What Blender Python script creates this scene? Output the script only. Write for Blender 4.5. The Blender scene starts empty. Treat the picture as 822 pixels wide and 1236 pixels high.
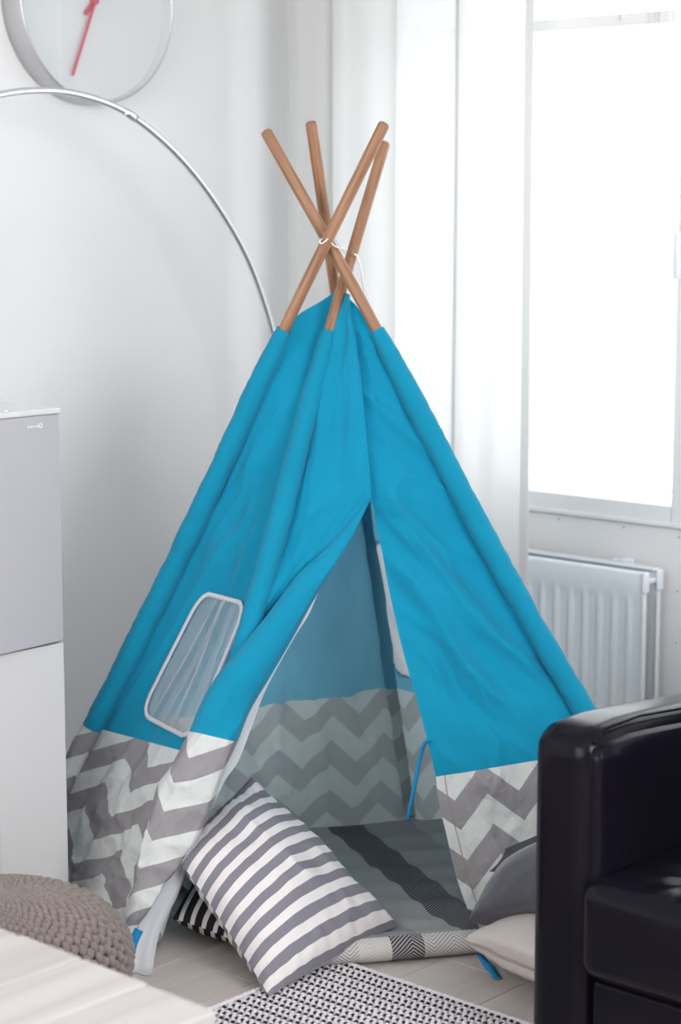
import bpy, bmesh, math, random
import numpy as np
from mathutils import Vector, Matrix

random.seed(7)
C = bpy.context.scene.collection
sc = bpy.context.scene

# ------------------------------------------------------------------ camera
F, CX, CY, CH = 2400.0, 411.0, 618.0, 1.45
PITCH = math.atan((CY - 255.0) / F)
cam_d = bpy.data.cameras.new('camera')
cam = bpy.data.objects.new('camera', cam_d)
C.objects.link(cam)
cam.location = (0, 0, CH)
cam.rotation_euler = (math.pi / 2 - PITCH, 0, 0)
cam_d.sensor_fit = 'VERTICAL'
cam_d.sensor_height = 36.0
cam_d.lens = F / 1236.0 * 36.0
cam_d.clip_start = 0.05
cam_d.dof.use_dof = True
cam_d.dof.focus_distance = 3.9
cam_d.dof.aperture_fstop = 3.2
sc.camera = cam

# ------------------------------------------------------------------ world, light, exposure
ROT = math.radians(-42.0)                 # the room stands 42 degrees to the lens
KX, KY = -0.134, 5.647                    # the corner of the two walls
dX = np.array([math.cos(ROT), math.sin(ROT), 0.0])
dY = np.array([-math.sin(ROT), math.cos(ROT), 0.0])


def RW(x, y, z=0.0):
    """room coordinates (corner = origin, x along the window wall, y into it) -> world"""
    return Vector((KX + dX[0] * x + dY[0] * y, KY + dX[1] * x + dY[1] * y, z))


w = bpy.data.worlds.new('overcast_sky')
sc.world = w
w.use_nodes = True
bg = w.node_tree.nodes['Background']
bg.inputs[0].default_value = (0.95, 0.98, 1.0, 1)
bg.inputs[1].default_value = 2.6


def area(name, loc, rot, sx, sy, energy, col=(1, 1, 1), portal=False):
    d = bpy.data.lights.new(name, 'AREA')
    d.shape = 'RECTANGLE'
    d.size, d.size_y = sx, sy
    d.energy = energy
    d.color = col
    if portal:
        d.cycles.is_portal = True
    o = bpy.data.objects.new(name, d)
    C.objects.link(o)
    o.location = loc
    o.rotation_euler = rot
    return o


# daylight through the window in view (guides the sky light in), and two added fill lights, rear and side, where no window stands
area('window_portal', RW(1.31, 0.17, 1.45), (math.pi / 2, 0, ROT + math.pi), 1.9, 1.5, 10, portal=True)
area('rear_fill_light', RW(2.0, -5.3, 1.7), (math.pi / 2, 0, ROT), 2.6, 1.5, 60, (1.0, 0.985, 0.97))
area('side_fill_light', RW(5.0, -2.4, 2.0), (math.pi / 2 - 0.12, 0, ROT + math.pi / 2), 1.6, 1.0, 74, (0.97, 0.985, 1.0))

vs = sc.view_settings
vs.view_transform = 'Standard'
vs.look = 'None'
vs.gamma = 1.0
vs.use_curve_mapping = False
vs.exposure = 0.2


# ------------------------------------------------------------------ pixel helpers (822 x 1236 frame -> points in the room)
cp, sp = math.cos(PITCH), math.sin(PITCH)
EYE = np.array([0, 0, CH])


def ray(x, y):
    a = (x - CX) / F
    b = -(y - CY) / F
    return np.array([a, cp + b * sp, -sp + b * cp])


def at(x, y, Y):
    r = ray(x, y)
    return EYE + r * (Y / r[1])


def flo(x, y, z=0.0):
    r = ray(x, y)
    return EYE + r * ((z - CH) / r[2])


def onplane(x, y, p0, n):
    r = ray(x, y)
    return EYE + r * (np.dot(p0 - EYE, n) / np.dot(r, n))


def proj(P):
    d = P - EYE
    f = d[..., 1] * cp - d[..., 2] * sp
    u = d[..., 1] * sp + d[..., 2] * cp
    return CX + F * d[..., 0] / f, CY - F * u / f


# ------------------------------------------------------------------ noise
_rng = np.random.RandomState(3)
_perm = _rng.permutation(256)
_perm = np.concatenate([_perm, _perm, _perm])
_g = _rng.normal(size=(256, 3))
_g /= np.linalg.norm(_g, axis=1)[:, None]


def perlin(P):
    P = np.asarray(P, float)
    i = np.floor(P).astype(int)
    f = P - i
    i &= 255
    u = f * f * f * (f * (f * 6 - 15) + 10)
    r = 0
    for a in (0, 1):
        for b in (0, 1):
            for c in (0, 1):
                h = _perm[_perm[_perm[i[..., 0] + a] + i[..., 1] + b] + i[..., 2] + c]
                g = _g[h]
                d = g[..., 0] * (f[..., 0] - a) + g[..., 1] * (f[..., 1] - b) + g[..., 2] * (f[..., 2] - c)
                wx = u[..., 0] if a else 1 - u[..., 0]
                wy = u[..., 1] if b else 1 - u[..., 1]
                wz = u[..., 2] if c else 1 - u[..., 2]
                r = r + d * wx * wy * wz
    return r


def ridged(P):
    return 1 - 2.2 * np.abs(perlin(P))


# ------------------------------------------------------------------ materials
def mat(name, col, rough=0.6, var=0.0, scale=20, bump=0.0, bscale=60, metal=0.0, spec=0.5, sheen=0.0, coat=0.0, trans=0.0):
    m = bpy.data.materials.new(name)
    m.use_nodes = True
    nt = m.node_tree
    b = nt.nodes['Principled BSDF']
    b.inputs['Base Color'].default_value = (*col, 1)
    b.inputs['Roughness'].default_value = rough
    b.inputs['Metallic'].default_value = metal
    b.inputs['Specular IOR Level'].default_value = spec
    b.inputs['Sheen Weight'].default_value = sheen
    b.inputs['Coat Weight'].default_value = coat
    tc = nt.nodes.new('ShaderNodeTexCoord')
    if var:
        n = nt.nodes.new('ShaderNodeTexNoise')
        n.inputs['Scale'].default_value = scale
        n.inputs['Detail'].default_value = 4
        nt.links.new(tc.outputs['Object'], n.inputs['Vector'])
        mx = nt.nodes.new('ShaderNodeMix')
        mx.data_type = 'RGBA'
        mx.inputs[6].default_value = (*[c * (1 - var) for c in col], 1)
        mx.inputs[7].default_value = (*[min(1, c * (1 + var)) for c in col], 1)
        nt.links.new(n.outputs['Fac'], mx.inputs[0])
        nt.links.new(mx.outputs[2], b.inputs['Base Color'])
    if bump:
        n2 = nt.nodes.new('ShaderNodeTexNoise')
        n2.inputs['Scale'].default_value = bscale
        n2.inputs['Detail'].default_value = 3
        nt.links.new(tc.outputs['Object'], n2.inputs['Vector'])
        bp = nt.nodes.new('ShaderNodeBump')
        bp.inputs['Strength'].default_value = bump
        bp.inputs['Distance'].default_value = 0.003
        nt.links.new(n2.outputs['Fac'], bp.inputs['Height'])
        nt.links.new(bp.outputs['Normal'], b.inputs['Normal'])
    if trans:
        add_translucent(m, trans)
    return m


def add_translucent(m, amount):
    """thin cloth: part of the light goes through, in the cloth's own colour"""
    nt = m.node_tree
    b = nt.nodes['Principled BSDF']
    out = nt.nodes['Material Output']
    t = nt.nodes.new('ShaderNodeBsdfTranslucent')
    ms = nt.nodes.new('ShaderNodeMixShader')
    ms.inputs[0].default_value = amount
    src = b.inputs['Base Color'].links
    if src:
        nt.links.new(src[0].from_socket, t.inputs[0])
    else:
        t.inputs[0].default_value = b.inputs['Base Color'].default_value
    nt.links.new(b.outputs[0], ms.inputs[1])
    nt.links.new(t.outputs[0], ms.inputs[2])
    nt.links.new(ms.outputs[0], out.inputs[0])


class N:
    """tiny helper for math node chains"""
    def __init__(s, m):
        s.nt = m.node_tree

    def m(s, op, a, b=None, c=None):
        n = s.nt.nodes.new('ShaderNodeMath')
        n.operation = op
        for k, v in enumerate((a, b, c)):
            if v is None:
                continue
            if isinstance(v, (int, float)):
                n.inputs[k].default_value = v
            else:
                s.nt.links.new(v, n.inputs[k])
        return n.outputs[0]

    def uv(s):
        t = s.nt.nodes.new('ShaderNodeUVMap')
        t.uv_map = 'UVMap'
        x = s.nt.nodes.new('ShaderNodeSeparateXYZ')
        s.nt.links.new(t.outputs[0], x.inputs[0])
        return x.outputs[0], x.outputs[1]

    def mix(s, f, a, b):
        n = s.nt.nodes.new('ShaderNodeMix')
        n.data_type = 'RGBA'
        for k, v in ((0, f), (6, a), (7, b)):
            if isinstance(v, tuple):
                n.inputs[k].default_value = (*v, 1)
            elif isinstance(v, (int, float)):
                n.inputs[k].default_value = v
            else:
                s.nt.links.new(v, n.inputs[k])
        return n.outputs[2]

    def noise(s, scale, detail=3, coord='Object', vec=None):
        n = s.nt.nodes.new('ShaderNodeTexNoise')
        n.inputs['Scale'].default_value = scale
        n.inputs['Detail'].default_value = detail
        if vec is None:
            t = s.nt.nodes.new('ShaderNodeTexCoord')
            vec = t.outputs[coord]
        s.nt.links.new(vec, n.inputs['Vector'])
        return n.outputs['Fac']

    def bump(s, h, strength=0.3, dist=0.003):
        bp = s.nt.nodes.new('ShaderNodeBump')
        bp.inputs['Strength'].default_value = strength
        bp.inputs['Distance'].default_value = dist
        s.nt.links.new(h, bp.inputs['Height'])
        b = s.nt.nodes['Principled BSDF']
        s.nt.links.new(bp.outputs['Normal'], b.inputs['Normal'])

    def color(s, c):
        s.nt.links.new(c, s.nt.nodes['Principled BSDF'].inputs['Base Color'])


M = {}
M['wall'] = mat('wall_paint', (0.80, 0.80, 0.805), 0.75, var=0.02, scale=3, bump=0.08, bscale=220)
M['ceiling'] = mat('ceiling_paint', (0.85, 0.85, 0.85), 0.8)
M['trim'] = mat('white_trim_paint', (0.82, 0.82, 0.83), 0.45)
M['skirting'] = mat('grey_skirting_paint', (0.62, 0.62, 0.63), 0.5)
M['frame'] = mat('window_frame_paint', (0.80, 0.81, 0.83), 0.35)
M['screw'] = mat('screw_head', (0.35, 0.36, 0.38), 0.4, metal=0.7)
M['blue'] = mat('turquoise_cotton', (0.004, 0.295, 0.485), 0.85, var=0.08, scale=9, bump=0.6, bscale=42, spec=0.2, sheen=0.15, trans=0.22)
M['blue_inside_lit'] = mat('turquoise_cotton_lit_inside', (0.17, 0.46, 0.62), 0.9, var=0.08, scale=9, bump=0.4, bscale=90, spec=0.15, trans=0.5)  # lit copy of the turquoise: inside glow and haze mixed into the colour
M['white_cotton'] = mat('white_cotton_lining', (0.72, 0.74, 0.78), 0.85, bump=0.2, bscale=60, spec=0.2, trans=0.25)
M['trim_tape'] = mat('white_binding_tape', (0.72, 0.72, 0.76), 0.8, bump=0.2, bscale=200, trans=0.2)
M['cord'] = mat('white_cord', (0.78, 0.78, 0.78), 0.8)
M['tie'] = mat('blue_cotton_tape', (0.004, 0.23, 0.48), 0.85, bump=0.2, bscale=300)
M['dark'] = mat('dark_gap', (0.03, 0.028, 0.03), 0.9)
M['cab'] = mat('white_gloss_cabinet', (0.64, 0.635, 0.645), 0.28)
M['lid'] = mat('glossy_white_plastic', (0.66, 0.66, 0.67), 0.12)
M['cab_grey'] = mat('silver_grey_lacquer', (0.46, 0.455, 0.49), 0.5)
M['steel'] = mat('brushed_steel', (0.8, 0.8, 0.81), 0.3, metal=1.0)
M['clock_rim'] = mat('clock_aluminium', (0.55, 0.55, 0.56), 0.42, metal=0.85)
M['clock_bezel'] = mat('clock_pale_bezel', (0.74, 0.74, 0.75), 0.45)
M['dial'] = mat('clock_dial', (0.70, 0.71, 0.73), 0.6)
M['red'] = mat('red_clock_hand', (0.62, 0.10, 0.14), 0.5)
M['radiator'] = mat('radiator_enamel', (0.76, 0.80, 0.84), 0.35)
M['radiator_dark'] = mat('radiator_inside', (0.25, 0.25, 0.26), 0.7)
M['wool'] = mat('taupe_knit_cotton', (0.235, 0.195, 0.18), 0.95, var=0.2, scale=60, bump=0.4, bscale=300, spec=0.1, sheen=0.2)
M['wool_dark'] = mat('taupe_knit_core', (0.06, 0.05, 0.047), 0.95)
M['leather'] = mat('dark_leather', (0.0055, 0.0045, 0.009), 0.2, bump=0.06, bscale=240, spec=0.13)
M['velvet'] = mat('grey_velour', (0.060, 0.058, 0.074), 0.9, var=0.15, scale=18, bump=0.15, bscale=120, sheen=0.35)
M['charcoal'] = mat('charcoal_felt', (0.055, 0.06, 0.065), 0.95, bump=0.4, bscale=120)
M['cream'] = mat('cream_linen', (0.52, 0.475, 0.45), 0.9, var=0.05, scale=40, bump=0.3, bscale=260)
M['zip'] = mat('zip_tape', (0.34, 0.28, 0.26), 0.7)
M['rug_white'] = mat('rug_white_cotton', (0.66, 0.63, 0.65), 0.95, var=0.08, scale=50, bump=0.3, bscale=300)
M['rug_dark'] = mat('rug_dark_cotton', (0.022, 0.015, 0.025), 0.95)
M['lamp_shade'] = mat('lamp_shade_metal', (0.6, 0.6, 0.6), 0.3, metal=0.9)


def glass_mat(name, tint, mixf, rough=0.02):
    m = bpy.data.materials.new(name)
    m.use_nodes = True
    nt = m.node_tree
    nt.nodes.remove(nt.nodes['Principled BSDF'])
    tr = nt.nodes.new('ShaderNodeBsdfTransparent')
    tr.inputs[0].default_value = (*tint, 1)
    gl = nt.nodes.new('ShaderNodeBsdfGlossy')
    gl.inputs['Roughness'].default_value = rough
    # Schlick reflectance of thin glass, the same from both faces
    lw = nt.nodes.new('ShaderNodeLayerWeight')
    lw.inputs[0].default_value = 0.5
    n = N(m)
    f0 = ((mixf - 1) / (mixf + 1)) ** 2
    fr = n.m('MULTIPLY_ADD', n.m('POWER', lw.outputs['Facing'], 5.0), 1 - f0, f0)
    ms = nt.nodes.new('ShaderNodeMixShader')
    nt.links.new(fr, ms.inputs[0])
    nt.links.new(tr.outputs[0], ms.inputs[1])
    nt.links.new(gl.outputs[0], ms.inputs[2])
    nt.links.new(ms.outputs[0], nt.nodes['Material Output'].inputs[0])
    return m


M['glass'] = glass_mat('window_glass', (0.97, 0.985, 0.98), 1.45)
M['clock_glass'] = glass_mat('clock_glass', (0.96, 0.97, 0.97), 1.45)
M['clear'] = glass_mat('clear_acrylic', (0.93, 0.93, 0.94), 1.49)


def sheer_mat(name, col, opac, graz):
    """thin net: see-through face on, denser where the cloth turns edge on"""
    m = bpy.data.materials.new(name)
    m.use_nodes = True
    nt = m.node_tree
    nt.nodes.remove(nt.nodes['Principled BSDF'])
    tr = nt.nodes.new('ShaderNodeBsdfTransparent')
    df = nt.nodes.new('ShaderNodeBsdfDiffuse')
    tl = nt.nodes.new('ShaderNodeBsdfTranslucent')
    df.inputs[0].default_value = (*col, 1)
    tl.inputs[0].default_value = (*col, 1)
    m1 = nt.nodes.new('ShaderNodeMixShader')
    m1.inputs[0].default_value = 0.5
    nt.links.new(df.outputs[0], m1.inputs[1])
    nt.links.new(tl.outputs[0], m1.inputs[2])
    lw = nt.nodes.new('ShaderNodeLayerWeight')
    lw.inputs[0].default_value = 0.5
    n = N(m)
    f = n.m('MULTIPLY_ADD', lw.outputs['Facing'], graz, opac)
    ms = nt.nodes.new('ShaderNodeMixShader')
    nt.links.new(f, ms.inputs[0])
    nt.links.new(tr.outputs[0], ms.inputs[1])
    nt.links.new(m1.outputs[0], ms.inputs[2])
    nt.links.new(ms.outputs[0], nt.nodes['Material Output'].inputs[0])
    return m


M['tulle'] = sheer_mat('white_tulle', (0.84, 0.84, 0.87), 0.24, 0.5)
M['tulle_backlit'] = sheer_mat('white_tulle_backlit', (0.88, 0.88, 0.9), 0.62, 0.35)  # denser, whiter net: light from behind is put into opacity and colour
M['curtain'] = sheer_mat('white_voile', (0.74, 0.74, 0.735), 0.95, 0.2)

# chevron cotton: UV in metres, u across, v up from the seam
PU, PV, AMP = 0.136, 0.122, 0.066


def chevron_mat(name, g1, g2, w1, w2, tr):
    m = mat(name, (0.7, 0.7, 0.7), 0.85, spec=0.2)
    n = N(m)
    u, v = n.uv()
    fr = n.m('FRACT', n.m('DIVIDE', u, PU))
    tri = n.m('ABSOLUTE', n.m('SUBTRACT', n.m('MULTIPLY', fr, 2.0), 1.0))
    wv = n.m('ADD', n.m('MULTIPLY', v, -1.0), n.m('MULTIPLY', tri, -AMP))
    q = n.m('FRACT', n.m('DIVIDE', n.m('ADD', wv, 0.012), PV))
    g = n.m('LESS_THAN', q, 0.5)
    cl = n.noise(30, 3)
    grey = n.mix(cl, g1, g2)
    white = n.mix(cl, w1, w2)
    n.color(n.mix(g, white, grey))
    n.bump(n.noise(30, 5), 0.8, 0.012)
    add_translucent(m, tr)
    return m


M['chevron'] = chevron_mat('chevron_cotton', (0.30, 0.285, 0.30), (0.36, 0.345, 0.365), (0.66, 0.69, 0.68), (0.74, 0.76, 0.755), 0.2)
M['chevron_inside_lit'] = chevron_mat('chevron_cotton_lit_inside', (0.39, 0.45, 0.475), (0.44, 0.49, 0.51), (0.54, 0.64, 0.645), (0.59, 0.68, 0.68), 0.45)  # softened, teal-tinted copy: light bounced inside the tent is put into the colour


def stripe_mat(name, ca, cb, period, duty, phase=0.0, rough=0.85, wob=0.0):
    m = mat(name, ca, rough, spec=0.2)
    n = N(m)
    u, v = n.uv()
    if wob:
        v = n.m('ADD', v, n.m('MULTIPLY', n.noise(9, 2), wob))
    q = n.m('FRACT', n.m('ADD', n.m('DIVIDE', v, period), phase))
    f = n.m('LESS_THAN', q, duty)
    n.color(n.mix(f, ca, cb))
    n.bump(n.noise(320, 2), 0.2, 0.002)
    return m


M['pillow_grey'] = stripe_mat('grey_white_stripe_cotton', (0.74, 0.70, 0.70), (0.215, 0.21, 0.245), 0.041, 0.52, 0.3)
M['pillow_black'] = stripe_mat('black_white_stripe_cotton', (0.62, 0.60, 0.58), (0.012, 0.012, 0.018), 0.07, 0.62, 0.1)


def wood_mat(name, c1, c2, c3, sx, rough, dist=4.0, along=1, scale=1.0, bump=0.08):
    m = mat(name, c1, rough)
    n = N(m)
    nt = m.node_tree
    t = nt.nodes.new('ShaderNodeTexCoord')
    oi = nt.nodes.new('ShaderNodeObjectInfo')
    va = nt.nodes.new('ShaderNodeVectorMath')
    va.operation = 'MULTIPLY_ADD'
    sc3 = [sx, sx, sx]
    sc3[along] = sx * 0.06
    va.inputs[1].default_value = [s * scale for s in sc3]
    cb = nt.nodes.new('ShaderNodeCombineXYZ')
    for k in range(3):
        nt.links.new(n.m('MULTIPLY', oi.outputs['Random'], 37.0 + 11 * k), cb.inputs[k])
    nt.links.new(t.outputs['Object'], va.inputs[0])
    nt.links.new(cb.outputs[0], va.inputs[2])
    a = n.noise(1.0, 5, vec=va.outputs[0])
    r = nt.nodes.new('ShaderNodeValToRGB')
    r.color_ramp.elements[0].position = 0.3
    r.color_ramp.elements[0].color = (*c1, 1)
    r.color_ramp.elements[1].position = 0.7
    r.color_ramp.elements[1].color = (*c3, 1)
    e = r.color_ramp.elements.new(0.5)
    e.color = (*c2, 1)
    nt.links.new(a, r.inputs[0])
    n.color(r.outputs[0])
    n.bump(a, bump, 0.003)
    return m


M['pole'] = wood_mat('warm_bamboo', (0.21, 0.103, 0.053), (0.30, 0.15, 0.078), (0.37, 0.197, 0.11), 160, 0.42, along=2)
M['floor'] = wood_mat('pale_grey_laminate', (0.46, 0.41, 0.385), (0.50, 0.45, 0.425), (0.535, 0.485, 0.46), 45, 0.5, along=1)
M['table'] = wood_mat('whitewashed_plank', (0.44, 0.41, 0.40), (0.50, 0.475, 0.465), (0.53, 0.505, 0.495), 30, 0.7, along=1, bump=0.4)


def blanket_mat(name, fold=False):
    m = mat(name, (0.4, 0.4, 0.4), 0.95, spec=0.1)
    n = N(m)
    u, v = n.uv()
    base = (0.30, 0.305, 0.30)  # darkened grey: the shade inside the teepee is put into this colour
    light = (0.60, 0.57, 0.55)
    mid = (0.17, 0.175, 0.20)
    dark = (0.012, 0.014, 0.030)
    # fine herringbone diagonals
    zig = n.m('ABSOLUTE', n.m('SUBTRACT', n.m('MULTIPLY', n.m('FRACT', n.m('DIVIDE', u, 0.085)), 2.0), 1.0))
    hb = n.m('FRACT', n.m('DIVIDE', n.m('ADD', v, n.m('MULTIPLY', zig, 0.035)), 0.0075))
    hl = n.m('LESS_THAN', hb, 0.45)

    def band(x, a, b):
        return n.m('MULTIPLY', n.m('GREATER_THAN', x, a), n.m('LESS_THAN', x, b))
    if not fold:
        d1 = n.m('ADD', band(u, 0.0, 0.085), band(u, 0.40, 0.485))
        m1 = n.m('ADD', n.m('ADD', band(u, -0.175, -0.09), band(u, 0.155, 0.2)), band(u, -0.42, -0.34))
        c = n.mix(n.m('MULTIPLY', band(v, 0.78, 0.86), 0.35), base, mid)
        c = n.mix(n.m('MULTIPLY', m1, n.m('MULTIPLY_ADD', hl, 0.75, 0.1)), c, mid)
        c = n.mix(n.m('MULTIPLY', band(u, 0.085, 0.155), 0.35), c, mid)
        c = n.mix(n.m('MULTIPLY', d1, n.m('MULTIPLY_ADD', hl, 0.55, 0.45)), c, dark)
    else:
        dk = n.m('ADD', band(u, 0.0, 0.066), band(u, -0.42, -0.34))
        md = n.m('ADD', band(u, 0.066, 0.2), band(u, -0.15, -0.066))
        c = n.mix(n.m('MULTIPLY', hl, 0.22), light, mid)
        c = n.mix(n.m('MULTIPLY', md, n.m('MULTIPLY', hl, 0.55)), c, mid)
        c = n.mix(n.m('MULTIPLY', dk, n.m('MULTIPLY_ADD', hl, 0.55, 0.42)), c, dark)
    n.color(c)
    n.bump(n.noise(260, 3), 0.4, 0.002)
    return m


M['blanket'] = blanket_mat('woven_throw')
M['blanket_fold'] = blanket_mat('woven_throw_lit', True)  # front fold keeps the throw's lighter colour, without the painted shade


# ------------------------------------------------------------------ object helpers
def tag(o, label=None, cat=None, group=None, kind=None):
    if label:
        o['label'] = label
    if cat:
        o['category'] = cat
    if group:
        o['group'] = group
    if kind:
        o['kind'] = kind
    return o


def link(o, parent=None, loc=None, rz=None):
    C.objects.link(o)
    if parent:
        o.parent = parent
    if loc is not None:
        o.location = loc
    if rz is not None:
        o.rotation_euler = (0, 0, rz)
    return o


def thing(name, label, cat, loc=(0, 0, 0), rz=0.0, group=None):
    o = bpy.data.objects.new(name, None)
    o.empty_display_size = 0.1
    link(o, None, loc, rz)
    return tag(o, label, cat, group)


def mesh_obj(name, verts, faces, m, parent=None, smooth=True, uv=None, loc=None, rz=None):
    me = bpy.data.meshes.new(name)
    me.from_pydata([tuple(map(float, v)) for v in verts], [], [tuple(map(int, f)) for f in faces])
    if uv is not None:
        l = me.uv_layers.new(name='UVMap')
        idx = np.empty(len(me.loops), np.int32)
        me.loops.foreach_get('vertex_index', idx)
        l.data.foreach_set('uv', np.asarray(uv, np.float32)[idx].ravel())
    me.materials.append(m)
    if smooth:
        me.polygons.foreach_set('use_smooth', [True] * len(me.polygons))
    me.update()
    return link(bpy.data.objects.new(name, me), parent, loc, rz)


def bm_obj(name, bm, m, parent=None, smooth=False, loc=None, rz=None):
    bmesh.ops.recalc_face_normals(bm, faces=bm.faces)
    me = bpy.data.meshes.new(name)
    bm.to_mesh(me)
    bm.free()
    me.materials.append(m)
    if smooth:
        for p in me.polygons:
            p.use_smooth = True
    return link(bpy.data.objects.new(name, me), parent, loc, rz)


def add_box(bm, x0, x1, y0, y1, z0, z1, bev=0.0, seg=2):
    r = bmesh.ops.create_cube(bm, size=1.0)
    vs_ = r['verts']
    for v in vs_:
        v.co = Vector(((x0 + x1) / 2 + v.co.x * (x1 - x0), (y0 + y1) / 2 + v.co.y * (y1 - y0), (z0 + z1) / 2 + v.co.z * (z1 - z0)))
    if bev > 0:
        ed = list({e for v in vs_ for e in v.link_edges})
        bmesh.ops.bevel(bm, geom=ed, offset=bev, segments=seg, profile=0.5, affect='EDGES')


def box_obj(name, x0, x1, y0, y1, z0, z1, m, parent=None, bev=0.0, seg=2, smooth=None, loc=None, rz=None):
    bm = bmesh.new()
    add_box(bm, x0, x1, y0, y1, z0, z1, bev, seg)
    o = bm_obj(name, bm, m, parent, smooth=bool(bev) if smooth is None else smooth, loc=loc, rz=rz)
    if bev and (smooth is None or smooth):
        md = o.modifiers.new('wn', 'WEIGHTED_NORMAL')
        md.keep_sharp = True
    return o


def grid_faces(nv, nu, mask=None, wrap_u=False):
    f = []
    cols = nu + 1 if not wrap_u else nu
    for r in range(nv):
        for c in range(nu):
            if mask is not None and mask[r, c]:
                continue
            c2 = (c + 1) % cols if wrap_u else c + 1
            f.append((r * cols + c, r * cols + c2, (r + 1) * cols + c2, (r + 1) * cols + c))
    return f


def catmull(P, n, t=None):
    """resample control points to n+1 points"""
    P = np.asarray(P, float)
    k = len(P)
    if t is None:
        t = np.linspace(0, k - 1, n + 1)
    i = np.clip(np.floor(t).astype(int), 0, k - 2)
    f = (t - i)[:, None]
    p1, p2 = P[i], P[i + 1]
    p0 = np.where((i > 0)[:, None], P[np.maximum(i - 1, 0)], 2 * p1 - p2)
    p3 = np.where((i < k - 2)[:, None], P[np.minimum(i + 2, k - 1)], 2 * p2 - p1)
    return 0.5 * ((2 * p1) + (-p0 + p2) * f + (2 * p0 - 5 * p1 + 4 * p2 - p3) * f ** 2 + (-p0 + 3 * p1 - 3 * p2 + p3) * f ** 3)


def tube(path, rad, nseg=10, cap=True):
    """verts, faces of a tube along a polyline; rad scalar or list"""
    P = np.asarray(path, float)
    n = len(P)
    R = np.full(n, rad, float) if np.isscalar(rad) else np.asarray(rad, float)
    T = np.gradient(P, axis=0)
    T /= np.linalg.norm(T, axis=1)[:, None] + 1e-12
    up = np.array([0, 0, 1.0]) if abs(T[0, 2]) < 0.9 else np.array([1.0, 0, 0])
    a = np.cross(T[0], up)
    a /= np.linalg.norm(a)
    V = []
    for k in range(n):
        a = a - T[k] * np.dot(a, T[k])
        a /= np.linalg.norm(a) + 1e-12
        b = np.cross(T[k], a)
        for j in range(nseg):
            th = 2 * math.pi * j / nseg
            V.append(P[k] + R[k] * (math.cos(th) * a + math.sin(th) * b))
    Fc = [(k * nseg + j, k * nseg + (j + 1) % nseg, (k + 1) * nseg + (j + 1) % nseg, (k + 1) * nseg + j) for k in range(n - 1) for j in range(nseg)]
    if cap:
        Fc.append(tuple(range(nseg))[::-1])
        Fc.append(tuple((n - 1) * nseg + j for j in range(nseg)))
    return np.array(V), Fc


def tube_obj(name, path, rad, m, parent=None, nseg=10, loc=None, rz=None, off=None):
    V, Fc = tube(path, rad, nseg)
    if off is not None:
        V = V - np.asarray(off)
    return mesh_obj(name, V, Fc, m, parent, loc=loc, rz=rz)


def lathe(profile, n=48):
    V, Fc = [], []
    for (r, z) in profile:
        for k in range(n):
            a = 2 * math.pi * k / n
            V.append((r * math.cos(a), r * math.sin(a), z))
    for i in range(len(profile) - 1):
        for k in range(n):
            Fc.append((i * n + k, i * n + (k + 1) % n, (i + 1) * n + (k + 1) % n, (i + 1) * n + k))
    return V, Fc


def struct(o):
    o['kind'] = 'structure'
    return o


RK = RW(0, 0, 0)

# ================================================================== SETTING
bm = bmesh.new()
add_box(bm, -0.15, 5.35, -5.65, 0.2, -0.12, -0.012)
floor = struct(bm_obj('floor', bm, M['floor'], loc=RK, rz=ROT))
# laminate boards run along the clock wall
bw, bl = 0.192, 1.28
plank_mesh = {}
for i in range(27):
    x0 = 0.0 + i * bw
    off = (i * 0.47) % bl
    y = -off + 0.0
    ys = [0.0]
    yy = -off if off > 0.05 else -bl
    while yy > -5.5:
        ys.append(yy)
        yy -= bl
    ys.append(-5.5)
    for a, b in zip(ys[:-1], ys[1:]):
        L = round(a - b, 3)
        if L not in plank_mesh:
            bm = bmesh.new()
            add_box(bm, 0.0006, bw - 0.0006, -L + 0.0006, -0.0006, -0.012, 0.0)
            ed = [e for e in bm.edges if all(v.co.z > -0.001 for v in e.verts)]
            bmesh.ops.bevel(bm, geom=ed, offset=0.0008, segments=1, affect='EDGES')
            o = bm_obj('plank', bm, M['floor'], floor, loc=(x0, a, 0))
            plank_mesh[L] = o.data
        else:
            link(bpy.data.objects.new('plank', plank_mesh[L]), floor, (x0, a, 0))

WH = 2.6
OX0, OX1, OZ0, OZ1 = 0.385, 2.30, 0.695, 2.25     # window opening
struct(box_obj('wall_left', -0.15, 0.0, -5.65, 0.15, 0, WH, M['wall'], loc=RK, rz=ROT))
bm = bmesh.new()
add_box(bm, 0.0, OX0, 0, 0.15, 0, WH)
add_box(bm, OX1, 5.35, 0, 0.15, 0, WH)
add_box(bm, OX0, OX1, 0, 0.15, OZ1, WH)
add_box(bm, OX0, OX1, 0, 0.15, 0, OZ0)
wall_right = struct(bm_obj('wall_right', bm, M['wall'], loc=RK, rz=ROT))
# screw heads in the board below the window
for sx, sz in ((0.932, 0.672), (1.130, 0.672), (1.291, 0.664), (1.29, 0.53), (1.29, 0.40)):
    V, Fc = lathe([(0.0, 0.0012), (0.0022, 0.0012), (0.0024, 0.0)], 10)
    o = mesh_obj('screw', V, Fc, M['screw'], wall_right, loc=(sx, 0, sz))
    o.rotation_euler = (math.pi / 2, 0, 0)
struct(box_obj('wall_rear', -0.15, 5.35, -5.65, -5.5, 0, WH, M['wall'], loc=RK, rz=ROT))
struct(box_obj('wall_side', 5.2, 5.35, -5.5, 0.0, 0, WH, M['wall'], loc=RK, rz=ROT))
struct(box_obj('ceiling', -0.15, 5.35, -5.65, 0.15, WH, WH + 0.1, M['ceiling'], loc=RK, rz=ROT))
bm = bmesh.new()
add_box(bm, 0.0, 0.014, -5.5, 0.0, 0, 0.062, 0.003, 1)
struct(bm_obj('baseboard_left', bm, M['skirting'], loc=RK, rz=ROT))
bm = bmesh.new()
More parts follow.
